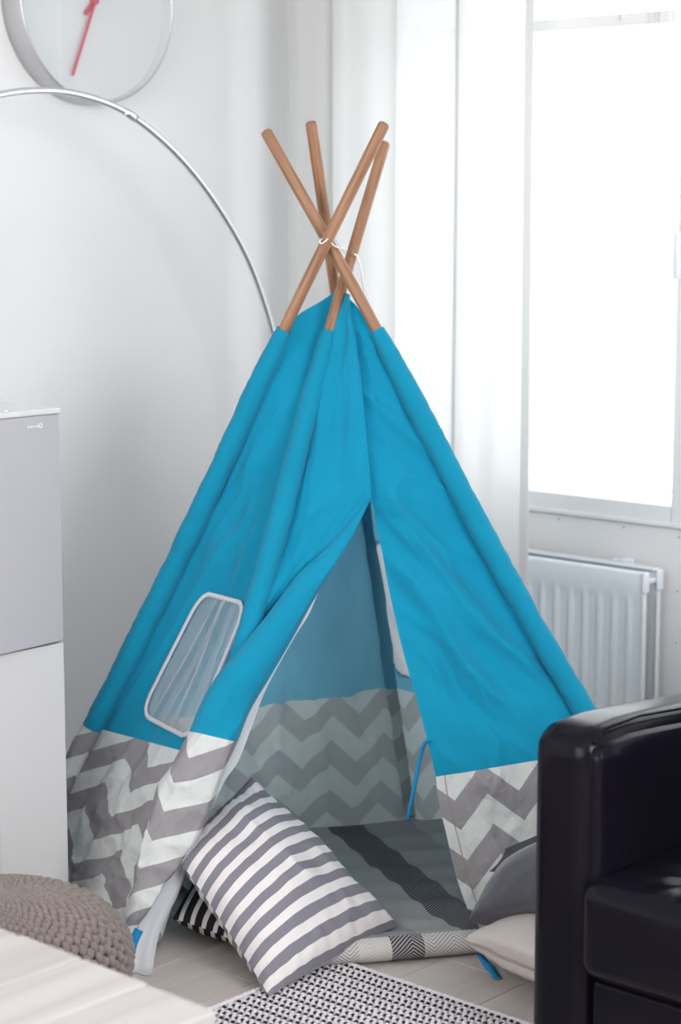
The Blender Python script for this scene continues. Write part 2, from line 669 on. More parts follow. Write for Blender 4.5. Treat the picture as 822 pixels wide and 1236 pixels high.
add_box(bm, 0.014, 5.2, -0.014, 0.0, 0, 0.062, 0.003, 1)
struct(bm_obj('baseboard_right', bm, M['skirting'], loc=RK, rz=ROT))

# ---- window
win = struct(thing('window_1', 'white framed window behind the sheer curtain, bright with daylight', None, RW(1.33, 0, OZ0), ROT))
ox = 1.33


def wbox(name, x0, x1, y0, y1, z0, z1, m=M['frame'], bev=0.003, parent=win):
    return box_obj(name, x0 - ox, x1 - ox, y0, y1, z0 - OZ0, z1 - OZ0, m, parent, bev, 2)


bm = bmesh.new()
add_box(bm, OX0 - ox, 0.42 - ox, -0.006, 0.11, 0.0, OZ1 - OZ0, 0.003)
add_box(bm, 2.25 - ox, OX1 - ox, -0.006, 0.11, 0.0, OZ1 - OZ0, 0.003)
add_box(bm, 1.2695 - ox, 1.40 - ox, -0.006, 0.11, 0.0, OZ1 - OZ0, 0.003)
add_box(bm, 0.40 - ox, 2.25 - ox, -0.006, 0.11, OZ1 - OZ0 - 0.05, OZ1 - OZ0, 0.003)
bm_obj('frame', bm, M['frame'], win)
wbox('bottom_rail', 0.40, 1.2685, -0.006, 0.10, OZ0, 0.739)
wbox('bottom_rail', 1.4005, 2.25, -0.006, 0.10, OZ0, 0.739)
wbox('sill_bead', OX0, OX1, -0.012, 0.0, OZ0 - 0.008, OZ0 + 0.003, bev=0.002)
wbox('outer_ledge', OX0, OX1, 0.10, 0.19, OZ0 + 0.0, 0.733, M['trim'])
wbox('pane', 0.402, 1.268, 0.062, 0.067, 0.735, 2.20, M['glass'], 0)
wbox('pane', 1.402, 2.248, 0.062, 0.067, 0.735, 2.20, M['glass'], 0)
wbox('outer_rail', 0.40, 1.268, 0.085, 0.098, 0.757, 0.761, M['trim'], 0)
hb = wbox('handle', 1.283, 1.309, -0.020, -0.004, 1.355, 1.425, M['frame'], 0.005)
bm = bmesh.new()
add_box(bm, 1.288 - ox, 1.304 - ox, -0.045, -0.020, 1.382 - OZ0, 1.400 - OZ0, 0.005)
add_box(bm, 1.287 - ox, 1.305 - ox, -0.056, -0.040, 1.29 - OZ0, 1.402 - OZ0, 0.006)
lv = bm_obj('lever', bm, M['frame'], hb, smooth=True)

# ================================================================== TEEPEE
TO = np.array([0.02, 4.10, 0.0])
tent = thing('teepee', 'turquoise cotton play teepee with a chevron hem and four crossed wooden poles', 'teepee', TO)
PB = {'A': flo(24, 1046), 'B': flo(178, 1142), 'C': flo(855, 1105), 'D': flo(497, 985)}
PX = {'A': at(395, 290, 4.17), 'B': at(416.5, 335, 4.245), 'C': at(395, 290, 4.205), 'D': at(399, 310, 4.30)}
PT = {'A': (1.168, 0.866), 'B': (1.214, 0.914), 'C': (1.16, 0.866), 'D': (1.204, 0.90)}     # tip, sleeve top


BOW = {'A': 0.014, 'B': 0.016, 'C': -0.021, 'D': 0.0}


def pl(k, t):
    """point on pole k at parameter t (0 = floor)"""
    t = np.asarray(t, float)
    x = np.clip(t / 0.93, 0, 1)
    w_ = BOW[k] * np.sin(math.pi * x) ** 1.5
    return PB[k] + (PX[k] - PB[k]) * t[..., None] + w_[..., None] * np.array([1.0, 0, 0])


def tmesh(name, P, Fc, m, parent=tent, uv=None):
    return mesh_obj(name, np.asarray(P).reshape(-1, 3) - TO, Fc, m, parent, uv=uv)


for k in 'ABCD':
    a, b = pl(k, -0.0), pl(k, PT[k][0])
    L = np.linalg.norm(b - a)
    d = (b - a) / L
    n = 40
    path = list(pl(k, np.linspace(0, PT[k][0], n)))
    rr = [0.0123] * n
    path += [b + d * 0.003, b + d * 0.0055, b + d * 0.007]
    rr += [0.0112, 0.0088, 0.004]
    path[0] = a + np.array([0, 0, 0.004])
    V, Fc = tube(path, rr, 20)
    # local z along the pole so the grain follows it
    q = Vector(d).to_track_quat('Z', 'Y')
    R = np.array(q.to_matrix())
    o = mesh_obj('pole', (V - a) @ R, Fc, M['pole'], tent, loc=Vector(a - TO))
    o.rotation_mode = 'QUATERNION'
    o.rotation_quaternion = q


def normals(P):
    du = np.gradient(P, axis=1)
    dv = np.gradient(P, axis=0)
    n = np.cross(du, dv)
    return n / (np.linalg.norm(n, axis=2)[..., None] + 1e-12)


def outward(P):
    n = normals(P)
    c = P.reshape(-1, 3).mean(0) - TO
    m = n.reshape(-1, 3).mean(0)
    return n if m[0] * c[0] + m[1] * c[1] > 0 else -n


def tuck(S, width, depth=0.022, left=True, right=True):
    """the sheet is sewn to the back of the sleeves, so it lies a little behind the poles"""
    f = np.ones_like(S)
    if left:
        f = f * (1 - np.exp(-(S * width) / 0.008))
    if right:
        f = f * (1 - np.exp(-((1 - S) * width) / 0.008))
    return -depth * f


def strip(Lc, Rc, nu, nv):
    s = np.linspace(0, 1, nu + 1)[None, :, None]
    return Lc[:, None, :] * (1 - s) + Rc[:, None, :] * s


def cloth_noise(P, big=0.010, mid=0.005, fine=0.0012, seed=0.0, stretch=None):
    """folds of a hung cotton sheet"""
    Q = P + seed
    if stretch is not None:      # direction the long wrinkles run along
        e = np.asarray(stretch) / np.linalg.norm(stretch)
        along = (Q @ e)[..., None] * e
        Qs = Q - along * 0.72
    else:
        Qs = Q
    wq = Qs + 0.02 * np.stack([perlin(Q * 6 + 3), perlin(Q * 6 + 11), perlin(Q * 6 + 23)], -1)
    return (big * perlin(Qs * 4.0) + mid * perlin(Qs * 13.0 + 5) + 0.9 * mid * np.clip(ridged(wq * 8.0 + 9), 0, 1) ** 3
            + 0.45 * mid * np.clip(ridged(wq * 17.0 + 4), 0, 1) ** 2 + fine * ridged(Q * 30 + 2))


def split_rows(name, P, UV, seam_row, parent=tent, mask=None, label=None, mats=('blue', 'chevron'), names=None):
    """rows 0..seam_row hang below the seam (chevron), the rest above"""
    nv, nu = P.shape[0] - 1, P.shape[1] - 1
    uvf = UV.reshape(-1, 2)
    up = P[seam_row:]
    o = tmesh(names[0], up, grid_faces(nv - seam_row, nu, None if mask is None else mask[seam_row:]), M[mats[0]], parent, UV[seam_row:].reshape(-1, 2))
    lo = None
    if seam_row > 0:
        lo = tmesh(names[1], P[:seam_row + 1], grid_faces(seam_row, nu, None if mask is None else mask[:seam_row]), M[mats[1]], o, UV[:seam_row + 1].reshape(-1, 2))
        lo['label'] = 'grey and white chevron hem'
    return o, lo


SEAM = {'A': 0.236, 'B': 0.27, 'C': 0.246, 'D': 0.256}


def rows_t(k, nlow, nup, top, start=0.003):
    return np.concatenate([np.linspace(start, SEAM[k], nlow + 1), np.linspace(SEAM[k], top, nup + 1)[1:]])


def planar_uv(P, p0, e, upv, seam_pt, su=1.0, shear=0.0, phase=0.0):
    e = e / np.linalg.norm(e)
    upv = upv - e * np.dot(upv, e)
    upv /= np.linalg.norm(upv)
    v = (P - seam_pt) @ upv
    u = ((P - p0) @ e) / su + shear * v + phase
    return np.stack([u, v], axis=-1)


def polypath_to_strip(P0, px):
    """inverse of proj on a grid: nearest grid vertex with a linear correction"""
    X, Y = proj(P0)
    out = []
    for (x, y) in px:
        d = (X - x) ** 2 + (Y - y) ** 2
        r, c = np.unravel_index(np.argmin(d), d.shape)
        r1, c1 = min(max(r, 1), X.shape[0] - 2), min(max(c, 1), X.shape[1] - 2)
        J = np.array([[(X[r1 + 1, c1] - X[r1 - 1, c1]) / 2, (X[r1, c1 + 1] - X[r1, c1 - 1]) / 2],
                      [(Y[r1 + 1, c1] - Y[r1 - 1, c1]) / 2, (Y[r1, c1 + 1] - Y[r1, c1 - 1]) / 2]])
        e = np.linalg.lstsq(J, np.array([x - X[r, c], y - Y[r, c]]), rcond=None)[0]
        e = np.clip(e, -1, 1)
        out.append((r + e[0], c + e[1]))
    return out


def in_poly(x, y, poly):
    inside = np.zeros(x.shape, bool)
    n = len(poly)
    for i in range(n):
        x1, y1 = poly[i]
        x2, y2 = poly[(i + 1) % n]
        c = ((y1 > y) != (y2 > y)) & (x < (x2 - x1) * (y - y1) / (y2 - y1 + 1e-12) + x1)
        inside ^= c
    return inside


def round_poly(pts, r=0.12, n=6):
    out = []
    m = len(pts)
    for i in range(m):
        p = np.array(pts[i], float)
        a = np.array(pts[i - 1], float)
        b = np.array(pts[(i + 1) % m], float)
        p1 = p + (a - p) * r
        p2 = p + (b - p) * r
        for k in range(n + 1):
            t = k / n
            out.append((1 - t) ** 2 * p1 + 2 * t * (1 - t) * p + t * t * p2)
    return np.array(out)


def net_window(P, ST, parent, poly_st, ridges, net='tulle', nsub=46, tape=0.0055):
    """a net pane with taped edge, laid on panel grid P (rows=r, cols=s); poly_st in (s, r) 0..1"""
    nv, nu = P.shape[0] - 1, P.shape[1] - 1

    def sample(s, r):
        c = np.clip(s * nu, 0, nu - 1e-6)
        q = np.clip(r * nv, 0, nv - 1e-6)
        ci, qi = c.astype(int), q.astype(int)
        fc, fq = (c - ci)[..., None], (q - qi)[..., None]
        return (P[qi, ci] * (1 - fc) + P[qi, ci + 1] * fc) * (1 - fq) + (P[qi + 1, ci] * (1 - fc) + P[qi + 1, ci + 1] * fc) * fq
    smin, rmin = poly_st.min(0)
    smax, rmax = poly_st.max(0)
    S, Rr = np.meshgrid(np.linspace(smin, smax, nsub + 1), np.linspace(rmin, rmax, nsub * 2 + 1))
    G = sample(S, Rr)
    nn = normals(G)
    h = np.zeros(S.shape)
    uu = (S - smin) / (smax - smin)
    vv = (Rr - rmin) / (rmax - rmin)
    for (a, b, c, wd, hh) in ridges:      # u = a + b v + c v^2
        h += hh * np.exp(-((uu - (a + b * vv + c * vv * vv)) / wd) ** 2) * np.clip(4 * vv * (1 - vv) + 0.3, 0, 1)
    G = G + nn * h[..., None]
    cs = (S[:-1, :-1] + S[1:, 1:]) / 2
    cr = (Rr[:-1, :-1] + Rr[1:, 1:]) / 2
    mask = ~in_poly(cs, cr, poly_st)
    o = tmesh('net_window', G, grid_faces(nsub * 2, nsub, mask), M[net], parent)
    o['label'] = 'white net window'
    loop = sample(poly_st[:, 0], poly_st[:, 1])
    loop = np.vstack([loop, loop[:1]])
    loop = catmull(loop, 240)
    nrm = np.mean(nn.reshape(-1, 3), 0)
    nrm /= np.linalg.norm(nrm)
    if np.dot((loop.mean(0) - TO)[:2], nrm[:2]) < 0:
        nrm = -nrm
    loop = loop + nrm * 0.006
    V, Fc = tube(loop, tape, 8, cap=False)
    d = ((V - np.repeat(loop, 8, 0)) @ nrm)[:, None] * nrm
    V = V - d * 0.6
    t = tmesh('window_tape', V, Fc, M['trim_tape'], o)
    t['label'] = 'white tape edging'
    return o


# ---- sleeves sewn round the poles
def sleeve(k, top, seam, rad=0.031, seed=0.0, bottom=0.01, extra=()):
    nlow, nup, ns = 60, 190, 28
    ts = np.concatenate([np.linspace(bottom, seam, nlow + 1), np.linspace(seam, top, nup + 1)[1:]])
    P = pl(k, ts)
    L = np.linalg.norm(PX[k] - PB[k])
    axis = (PX[k] - PB[k]) / L
    view = np.array([0, -1.0, 0.0])
    b = np.cross(axis, view)
    b /= np.linalg.norm(b)
    a = np.cross(b, axis)
    th = np.linspace(0, 2 * math.pi, ns, endpoint=False)
    ring = np.cos(th)[:, None] * b + np.sin(th)[:, None] * a
    s_len = (top - ts) * L
    r = 0.0155 + (rad - 0.0155) * (1 - np.exp(-np.maximum(s_len, 0) / 0.07))
    G = P[:, None, :] + ring[None] * r[:, None, None]
    nn = normals(np.concatenate([G, G[:, :1]], 1))[:, :-1]
    disp = 0.0035 * perlin(G * 14 + seed) + 0.0016 * ridged(G * np.array([26, 26, 40]) + seed) + 0.003 * perlin(np.stack([ts * 11 + seed, ts * 0, np.zeros_like(ts)], -1))[:, None]
    amp = np.clip(s_len / 0.08, 0.1, 1)[:, None]
    G = G + (ring[None] * (disp * amp)[..., None])
    u = th * rad
    UV = np.stack(np.broadcast_arrays((u + 0.05)[None, :], ((ts - seam) * L)[:, None]), -1)
    nrow = len(ts) - 1
    o = tmesh('pole_sleeve', G[nlow:], grid_faces(nup, ns, wrap_u=True), M['blue' if k != 'D' else 'blue_inside_lit'], tent, UV[nlow:].reshape(-1, 2))
    lo = tmesh('chevron_hem', G[:nlow + 1], grid_faces(nlow, ns, wrap_u=True), M['chevron' if k != 'D' else 'chevron_inside_lit'], o, UV[:nlow + 1].reshape(-1, 2))
    lo['label'] = 'grey and white chevron hem'
    return o


for k, sd in (('A', 1.3), ('B', 4.1), ('C', 7.7), ('D', 9.2)):
    sleeve(k, PT[k][1], SEAM[k], seed=sd, rad=0.0225 if k != 'D' else 0.020)

# ---- left panel (poles A, B) with its net window
nlow, nup, nu = 70, 170, 90
PEAK_L = at(404, 352, 4.30)
tA = rows_t('A', nlow, nup, 0.872)
tB = rows_t('B', nlow, nup, 0.90)
Lc, Rc = pl('A', tA), pl('B', tB)
# the sheet rises to a peak behind pole B
k2 = np.clip((np.arange(len(tA)) - (len(tA) - 26)) / 25.0, 0, 1)[:, None]
Rc = Rc * (1 - k2 ** 1.3) + PEAK_L * (k2 ** 1.3)
P = strip(Lc, Rc, nu, nlow + nup)
UV = planar_uv(P, PB['A'], PB['B'] - PB['A'], (PX['A'] - PB['A']), pl('A', SEAM['A']), su=1.62, phase=0.045, shear=-0.35)
# keep v measured from the sloping seam
vseam = np.interp(np.linspace(0, 1, nu + 1), [0, 1], [UV[nlow, 0, 1], UV[nlow, -1, 1]])
UV[..., 1] -= vseam[None, :]
nn = outward(P)
S, Rr = np.meshgrid(np.linspace(0, 1, nu + 1), np.linspace(0, 1, nlow + nup + 1))
wid_ = np.linalg.norm(P[:, -1] - P[:, 0], axis=1)[:, None]
edge = np.sin(math.pi * S) ** 0.8 * np.clip(wid_ / 0.25, 0.15, 1)
d = cloth_noise(P, 0.030, 0.019, 0.0015, 1.0, stretch=PX['A'] - PB['A'])
low = np.clip((0.36 - P[..., 2]) / 0.2, 0, 1)
d = d + low * 0.015 * ridged(P * 17 + 3)
PXx, PYy = proj(P)
d = d * (1 - 0.8 * np.exp(-((PXx - 235) / 70) ** 4 - ((PYy - 805) / 105) ** 4))
d = d * edge * np.clip((1 - Rr) * 5, 0, 1) + tuck(S, wid_) * np.clip(wid_ / 0.2, 0, 1) * np.clip((1 - Rr) * 4, 0, 1) - 0.015 * np.sin(math.pi * S) * np.clip(wid_ / 0.3, 0, 1)
P = P + nn * d[..., None]
wpx = round_poly([(246, 716), (300, 730), (232, 893), (172, 862)], 0.2, 8)
idx = polypath_to_strip(P, wpx)
wst = np.array([(c / nu, r / (nlow + nup)) for r, c in idx], float)
cs = (S[:-1, :-1] + S[1:, 1:]) / 2
cr = (Rr[:-1, :-1] + Rr[1:, 1:]) / 2
hole = in_poly(cs, cr, wst)
lp, lph = split_rows('left_panel', P, UV, nlow, mask=hole, names=('left_panel', 'chevron_hem'))
net_window(P, None, lp, wst, [(0.14, 0.38, -0.1, 0.03, 0.012), (0.55, 0.1, -0.05, 0.035, 0.012), (0.85, -0.1, 0.05, 0.03, 0.008), (0.35, 0.25, 0.0, 0.03, 0.006)])

# ---- back panel (poles A, D), seen from inside
tA = rows_t('A', nlow, nup, 0.80)
tD = rows_t('D', nlow, nup, 0.915)
P = strip(pl('A', tA), pl('D', tD), nu, nlow + nup)
UV = planar_uv(P, PB['A'], PB['D'] - PB['A'], (PX['D'] - PB['D']), pl('A', SEAM['A']), phase=0.02)
vseam = np.interp(np.linspace(0, 1, nu + 1), [0, 1], [UV[nlow, 0, 1], UV[nlow, -1, 1]])
UV[..., 1] -= vseam[None, :]
nn = normals(P)
S, Rr = np.meshgrid(np.linspace(0, 1, nu + 1), np.linspace(0, 1, nlow + nup + 1))
wid_ = np.linalg.norm(P[:, -1] - P[:, 0], axis=1)[:, None]
edge = np.sin(math.pi * S) ** 0.5 * np.clip(wid_ / 0.3, 0.1, 1)
low = np.clip((0.40 - P[..., 2]) / 0.2, 0, 1)
d = cloth_noise(P, 0.028, 0.022, 0.0018, 12.0, stretch=PX['D'] - PB['D']) + low * 0.010 * ridged(P * 13 + 8)
P = P + nn * (d * edge)[..., None]
split_rows('back_panel', P, UV, nlow, mats=('blue_inside_lit', 'chevron_inside_lit'), names=('back_panel', 'chevron_hem'))

# ---- side panel (poles D, C) with its net window, seen from inside
tD = rows_t('D', nlow, nup, 0.915)
tC = rows_t('C', nlow, nup, 0.855)
P = strip(pl('D', tD), pl('C', tC), nu, nlow + nup)
UV = planar_uv(P, PB['D'], PB['C'] - PB['D'], (PX['D'] - PB['D']), pl('D', SEAM['D']), phase=0.07)
vseam = np.interp(np.linspace(0, 1, nu + 1), [0, 1], [UV[nlow, 0, 1], UV[nlow, -1, 1]])
UV[..., 1] -= vseam[None, :]
nn = normals(P)
low = np.clip((0.40 - P[..., 2]) / 0.2, 0, 1)
d = cloth_noise(P, 0.020, 0.014, 0.0015, 22.0, stretch=PX['C'] - PB['C']) + low * 0.006 * ridged(P * 15 + 1)
P = P + nn * (d * edge)[..., None]
wst = round_poly([(0.13, 0.36), (0.60, 0.36), (0.60, 0.58), (0.15, 0.58)], 0.12)
# rows to z: window from z 0.36 to 0.66
zr = P[:, nu // 2, 2]
r0 = np.argmin(np.abs(zr - 0.38)) / (nlow + nup)
r1 = np.argmin(np.abs(zr - 0.70)) / (nlow + nup)
wst = round_poly([(0.03, r0), (0.50, r0), (0.50, r1), (0.03, r1)], 0.12)
hole = in_poly(cs, cr, wst)
sp_, _ = split_rows('side_panel', P, UV, nlow, mask=hole, mats=('blue_inside_lit', 'chevron_inside_lit'), names=('side_panel', 'chevron_hem'))
net_window(P, None, sp_, wst, [(0.2, 0.3, 0.0, 0.04, 0.008), (0.6, 0.1, 0.0, 0.04, 0.008)], net='tulle_backlit', tape=0.004)

# ---- front: plane of poles B, C
NF = np.cross(PB['C'] - PB['B'], PX['C'] - PB['B'])
NF /= np.linalg.norm(NF)
if NF[1] > 0:
    NF = -NF                       # towards the viewer


def fr(x, y, off=0.0):
    return onplane(x, y, PB['B'] + NF * off, NF)


EF = PB['C'] - PB['B']
SEAMF = fr(540, 936)
seam_top = [(448, 600), (445, 560), (440, 508), (435, 455), (430, 420), (426, 392), (422, 357)]

# right half with the door flap that hangs to the right of the opening
edge_r = [(573, 1116), (566, 1098), (553, 1060), (541, 1010), (532, 970), (528, 938),
          (519, 900), (505, 845), (492, 800), (480, 752), (468, 695), (457, 638), (448, 600)]
kseam = 5
nlow2, ndoor, ntop, nu2 = 60, 90, 90, 100
Lpx = np.concatenate([catmull(edge_r[:kseam + 1], nlow2), catmull(edge_r[kseam:], ndoor)[1:], catmull(seam_top, ntop)[1:]])
n_rows = len(Lpx)
Lc = np.array([fr(x, y, -0.012 if i < nlow2 + ndoor - 8 else -0.012 * max(0, (nlow2 + ndoor - i)) / 8) for i, (x, y) in enumerate(Lpx)])
tC = np.concatenate([np.linspace(0.003, SEAM['C'], nlow2 + 1), np.linspace(SEAM['C'], 0.60, ndoor + 1)[1:], np.linspace(0.60, 0.868, ntop + 1)[1:]])
Rc = pl('C', tC)
P = strip(Lc, Rc, nu2, n_rows - 1)
UV = planar_uv(P, SEAMF, EF, (PX['C'] - PB['C']), SEAMF, phase=PU * 0.93, shear=0.17)
vseam = UV[nlow2, :, 1].copy()
UV[..., 1] -= vseam[None, :]
nn = normals(P)
sgn = 1.0 if np.mean(nn @ NF) > 0 else -1.0
S, Rr = np.meshgrid(np.linspace(0, 1, nu2 + 1), np.linspace(0, 1, n_rows))
wid_ = np.linalg.norm(P[:, -1] - P[:, 0], axis=1)[:, None]
edge = np.clip((1 - S) * 6, 0, 1) * (0.25 + 0.75 * np.clip(S * 5, 0, 1))
d = cloth_noise(P, 0.018, 0.016, 0.0012, 31.0, stretch=at(700, 880, 4.0) - at(470, 640, 4.1))
# pulled folds running from the door's head down to the pole
PXx, PYy = proj(P)
for (x0, y0, x1, y1, wd, hh) in ((470, 625, 690, 860, 9, 0.014), (475, 680, 650, 905, 11, 0.013), (510, 760, 610, 900, 9, -0.012),
                                 (455, 610, 600, 690, 8, 0.005), (560, 810, 640, 860, 7, 0.006), (440, 420, 470, 560, 6, 0.004)):
    L2 = math.hypot(x1 - x0, y1 - y0)
    ax, ay = (x1 - x0) / L2, (y1 - y0) / L2
    al = ((PXx - x0) * ax + (PYy - y0) * ay) / L2
    pe = (PXx - x0) * -ay + (PYy - y0) * ax + 5 * np.sin(al * 9)
    d = d + hh * np.exp(-(pe / wd) ** 2) * np.clip(np.minimum(al + 0.1, 1.1 - al) * 4, 0, 1)
low = np.clip((0.34 - P[..., 2]) / 0.2, 0, 1)
d = (d + low * 0.009 * ridged(P * 17 + 5)) * edge + tuck(S, wid_, left=False) * np.clip(wid_ / 0.1, 0, 1)
P = P + nn * (sgn * d)[..., None]
fp2, fh2 = split_rows('front_panel', P, UV, nlow2, names=('front_panel', 'chevron_hem'))
# stitched hem line along the opening
st = P[:nlow2 + 1, 5] + NF * 0.001
V, Fc = tube(st, 0.0009, 5)
tmesh('stitch_line', V, Fc, M['zip'], fp2)

# left half: from pole B to the seam, and below the door's head only to the fold
fold = [(283, 790), (300, 770), (330, 735), (370, 688), (410, 643), (448, 600)]
nl, nt2, nu3 = 90, 90, 70
flow = [(258, 826), (268, 812)] + fold
Rpx = np.concatenate([catmull(flow, nl), catmull(seam_top, nt2)[1:]])
n_rows = len(Rpx)
dip = np.concatenate([np.linspace(0.04, 0.034, nl // 2), np.linspace(0.034, 0.0, nl + 1 - nl // 2), np.zeros(nt2)])
Rc = np.array([fr(x, y, -dd) for (x, y), dd in zip(Rpx, dip)])
yB0 = 0.40
tB = np.concatenate([np.linspace(0.36, 0.60, nl + 1), np.linspace(0.60, 0.912, nt2 + 1)[1:]])
Lc = pl('B', tB)
k2 = np.clip((np.arange(n_rows) - (n_rows - 22)) / 21.0, 0, 1)[:, None]
PEAK_F = at(416, 352, 4.262)
Lc = Lc * (1 - k2) + PEAK_F * k2
P = strip(Lc, Rc, nu3, n_rows - 1)
# the sheet stays flat and only sinks close to the fold
sq = np.linspace(0, 1, nu3 + 1)[None, :]
P = P + NF * (dip[:, None] * (sq - sq ** 3.0))[..., None]
UV = planar_uv(P, SEAMF, EF, (PX['B'] - PB['B']), SEAMF)
nn = normals(P)
sgn = 1.0 if np.mean(nn @ NF) > 0 else -1.0
S, Rr = np.meshgrid(np.linspace(0, 1, nu3 + 1), np.linspace(0, 1, n_rows))
wid_ = np.linalg.norm(P[:, -1] - P[:, 0], axis=1)[:, None]
edge = np.clip(S * 5, 0, 1) * np.clip((1 - S) * 6, 0.15, 1)
d = cloth_noise(P, 0.014, 0.014, 0.0012, 41.0, stretch=PX['B'] - PB['B'])
PXx, PYy = proj(P)
for (x0, y0, x1, y1, wd, hh) in ((418, 420, 398, 560, 6, 0.005), (430, 430, 420, 540, 5, 0.004), (300, 770, 430, 625, 10, -0.008), (345, 640, 420, 590, 7, 0.004)):
    L2 = math.hypot(x1 - x0, y1 - y0)
    ax, ay = (x1 - x0) / L2, (y1 - y0) / L2
    al = ((PXx - x0) * ax + (PYy - y0) * ay) / L2
    pe = (PXx - x0) * -ay + (PYy - y0) * ax
    d = d + hh * np.exp(-(pe / wd) ** 2) * np.clip(np.minimum(al + 0.1, 1.1 - al) * 4, 0, 1)
d = d * edge + tuck(S, wid_, right=False) * np.clip(wid_ / 0.1, 0, 1) * np.clip((1 - S) * 3, 0, 1)
P = P + nn * (sgn * d)[..., None]
fp1 = tmesh('front_panel', P, grid_faces(n_rows - 1, nu3), M['blue'], tent, UV.reshape(-1, 2))
# the centre seam
sm = np.array([fr(x, y, 0.0015) for x, y in catmull(seam_top[:6], 40)])
V, Fc = tube(sm, 0.0011, 5)
tmesh('centre_seam', V, Fc, M['tie'], fp1)

# ---- left door flap, pulled back round pole B
FLAP = [((448, 600), (448, 601)), ((410, 643), (428, 643)), ((370, 688), (408, 678)), ((330, 735), (383, 717)),
        ((283, 790), (350, 776)), ((260, 818), (326, 817)), ((240, 854), (302, 858)), ((228, 883), (287, 895)),
        ((206, 925), (270, 932)), ((190, 948), (255, 977)), ((182, 982), (241, 1008)), ((169, 1028), (218, 1043)),
        ((160, 1067), (192, 1078)), ((152, 1116), (173, 1104)), ((152, 1134), (160, 1128))]
#        left off, right off, bulge
FOFF = [(0.0, 0.0, 0.0), (-0.012, 0.004, 0.010), (-0.022, 0.006, 0.020), (-0.026, 0.010, 0.030), (-0.014, 0.014, 0.036),
        (0.006, 0.018, 0.040), (0.006, 0.022, 0.044), (0.004, 0.026, 0.046), (0.0, 0.030, 0.046), (-0.004, 0.034, 0.046),
        (-0.004, 0.038, 0.046), (0.0, 0.05, 0.046), (0.004, 0.062, 0.042), (0.01, 0.075, 0.035), (0.02, 0.09, 0.02)]
nr, nf = 190, 46
tt = np.linspace(0, len(FLAP) - 1, nr + 1)
ks = int(round(7 / (len(FLAP) - 1) * nr))
tt[ks] = 7.0
Lp = catmull([a for a, b in FLAP], nr, tt)
Rp = catmull([b for a, b in FLAP], nr, tt)
Of = catmull(FOFF, nr, tt)
P = np.zeros((nr + 1, nf + 1, 3))
for i in range(nr + 1):
    for j in range(nf + 1):
        s = j / nf
        x, y = Lp[i] * (1 - s) + Rp[i] * s
        y += 6 * math.sin(math.pi * s) * (1 if i > ks - 20 else 0) * 0
        off = Of[i, 0] * (1 - s) + Of[i, 1] * s + Of[i, 2] * math.sin(math.pi * min(1, s ** 0.7)) ** 0.75
        P[i, j] = fr(x, y, off)
nn = normals(P)
sgn = 1.0 if np.mean(nn @ NF) > 0 else -1.0
S, Rr = np.meshgrid(np.linspace(0, 1, nf + 1), np.linspace(0, 1, nr + 1))
low = np.clip((tt - 7) / 2, 0, 1)[:, None]
d = cloth_noise(P, 0.010, 0.011, 0.0012, 51.0, stretch=at(300, 850, 3.9) - at(400, 660, 4)) + low * 0.010 * ridged(P * 19)
d = d * np.clip(np.minimum(S, 1 - S) * 6, 0, 1) * np.clip(Rr * 6, 0, 1)
P = P + nn * (sgn * d)[..., None]
seg = np.linalg.norm(np.diff(P[:, nf // 2], axis=0), axis=1)
vv = np.concatenate([[0], np.cumsum(seg)])
vv = vv[ks] - vv
wid = np.linalg.norm(np.diff(P, axis=1), axis=2)
uu = np.concatenate([np.zeros((nr + 1, 1)), np.cumsum(wid, 1)], 1)
uu = uu - uu[:, nf // 2:nf // 2 + 1]
s0f = S - 0.3
UV = np.stack([np.where(s0f > 0, s0f * 0.1, s0f * 0.17), np.broadcast_to(vv[:, None], uu.shape) * 1.0 + 0.0 * uu], -1)
fl = tmesh('door_flap', P[:ks + 1], grid_faces(ks, nf), M['blue'], tent, UV[:ks + 1].reshape(-1, 2))
fl['label'] = 'turquoise door flap pulled back round the front pole'
fc = tmesh('chevron_hem', P[ks:], grid_faces(nr - ks, nf), M['chevron'], fl, UV[ks:].reshape(-1, 2))
fc['label'] = 'grey and white chevron hem'

# white lining showing along the flap's free edge
LIN_L = [(383, 717), (366, 744), (348, 778), (328, 812), (312, 836), (294, 871), (284, 899), (268, 934), (252, 979), (237, 1010), (214, 1045), (184, 1085), (164, 1128), (157, 1181)]
LIN_R = [(384, 716), (372, 743), (355, 770), (332, 811), (317, 841), (304, 877), (287, 920), (272, 942), (253, 982), (233, 1029), (214, 1082), (196, 1116), (187, 1152), (183, 1188)]
LOFF = [(0.004, 0.0), (0.004, 0.0), (0.004, 0.0), (0.006, 0.002), (0.008, 0.004), (0.012, 0.006), (0.016, 0.008), (0.02, 0.01), (0.024, 0.014), (0.028, 0.02), (0.038, 0.03), (0.055, 0.055), (0.085, 0.09), (0.135, 0.15)]
nr2, nf2 = 110, 18
Lp, Rp, Of = catmull(LIN_L, nr2), catmull(LIN_R, nr2), catmull(LOFF, nr2)
P = np.zeros((nr2 + 1, nf2 + 1, 3))
for i in range(nr2 + 1):
    q = i / nr2
    for j in range(nf2 + 1):
        s = j / nf2
        x, y = Lp[i] * (1 - s) + Rp[i] * s
        P[i, j] = fr(x, y, Of[i, 0] * (1 - s) + Of[i, 1] * s + 0.005 * q * math.sin(s * 7 + q * 3))
        P[i, j, 2] = max(P[i, j, 2], 0.002)
ln = tmesh('flap_lining', P, grid_faces(nr2, nf2), M['white_cotton'], fl)
ln['label'] = 'white lining along the flap edge'


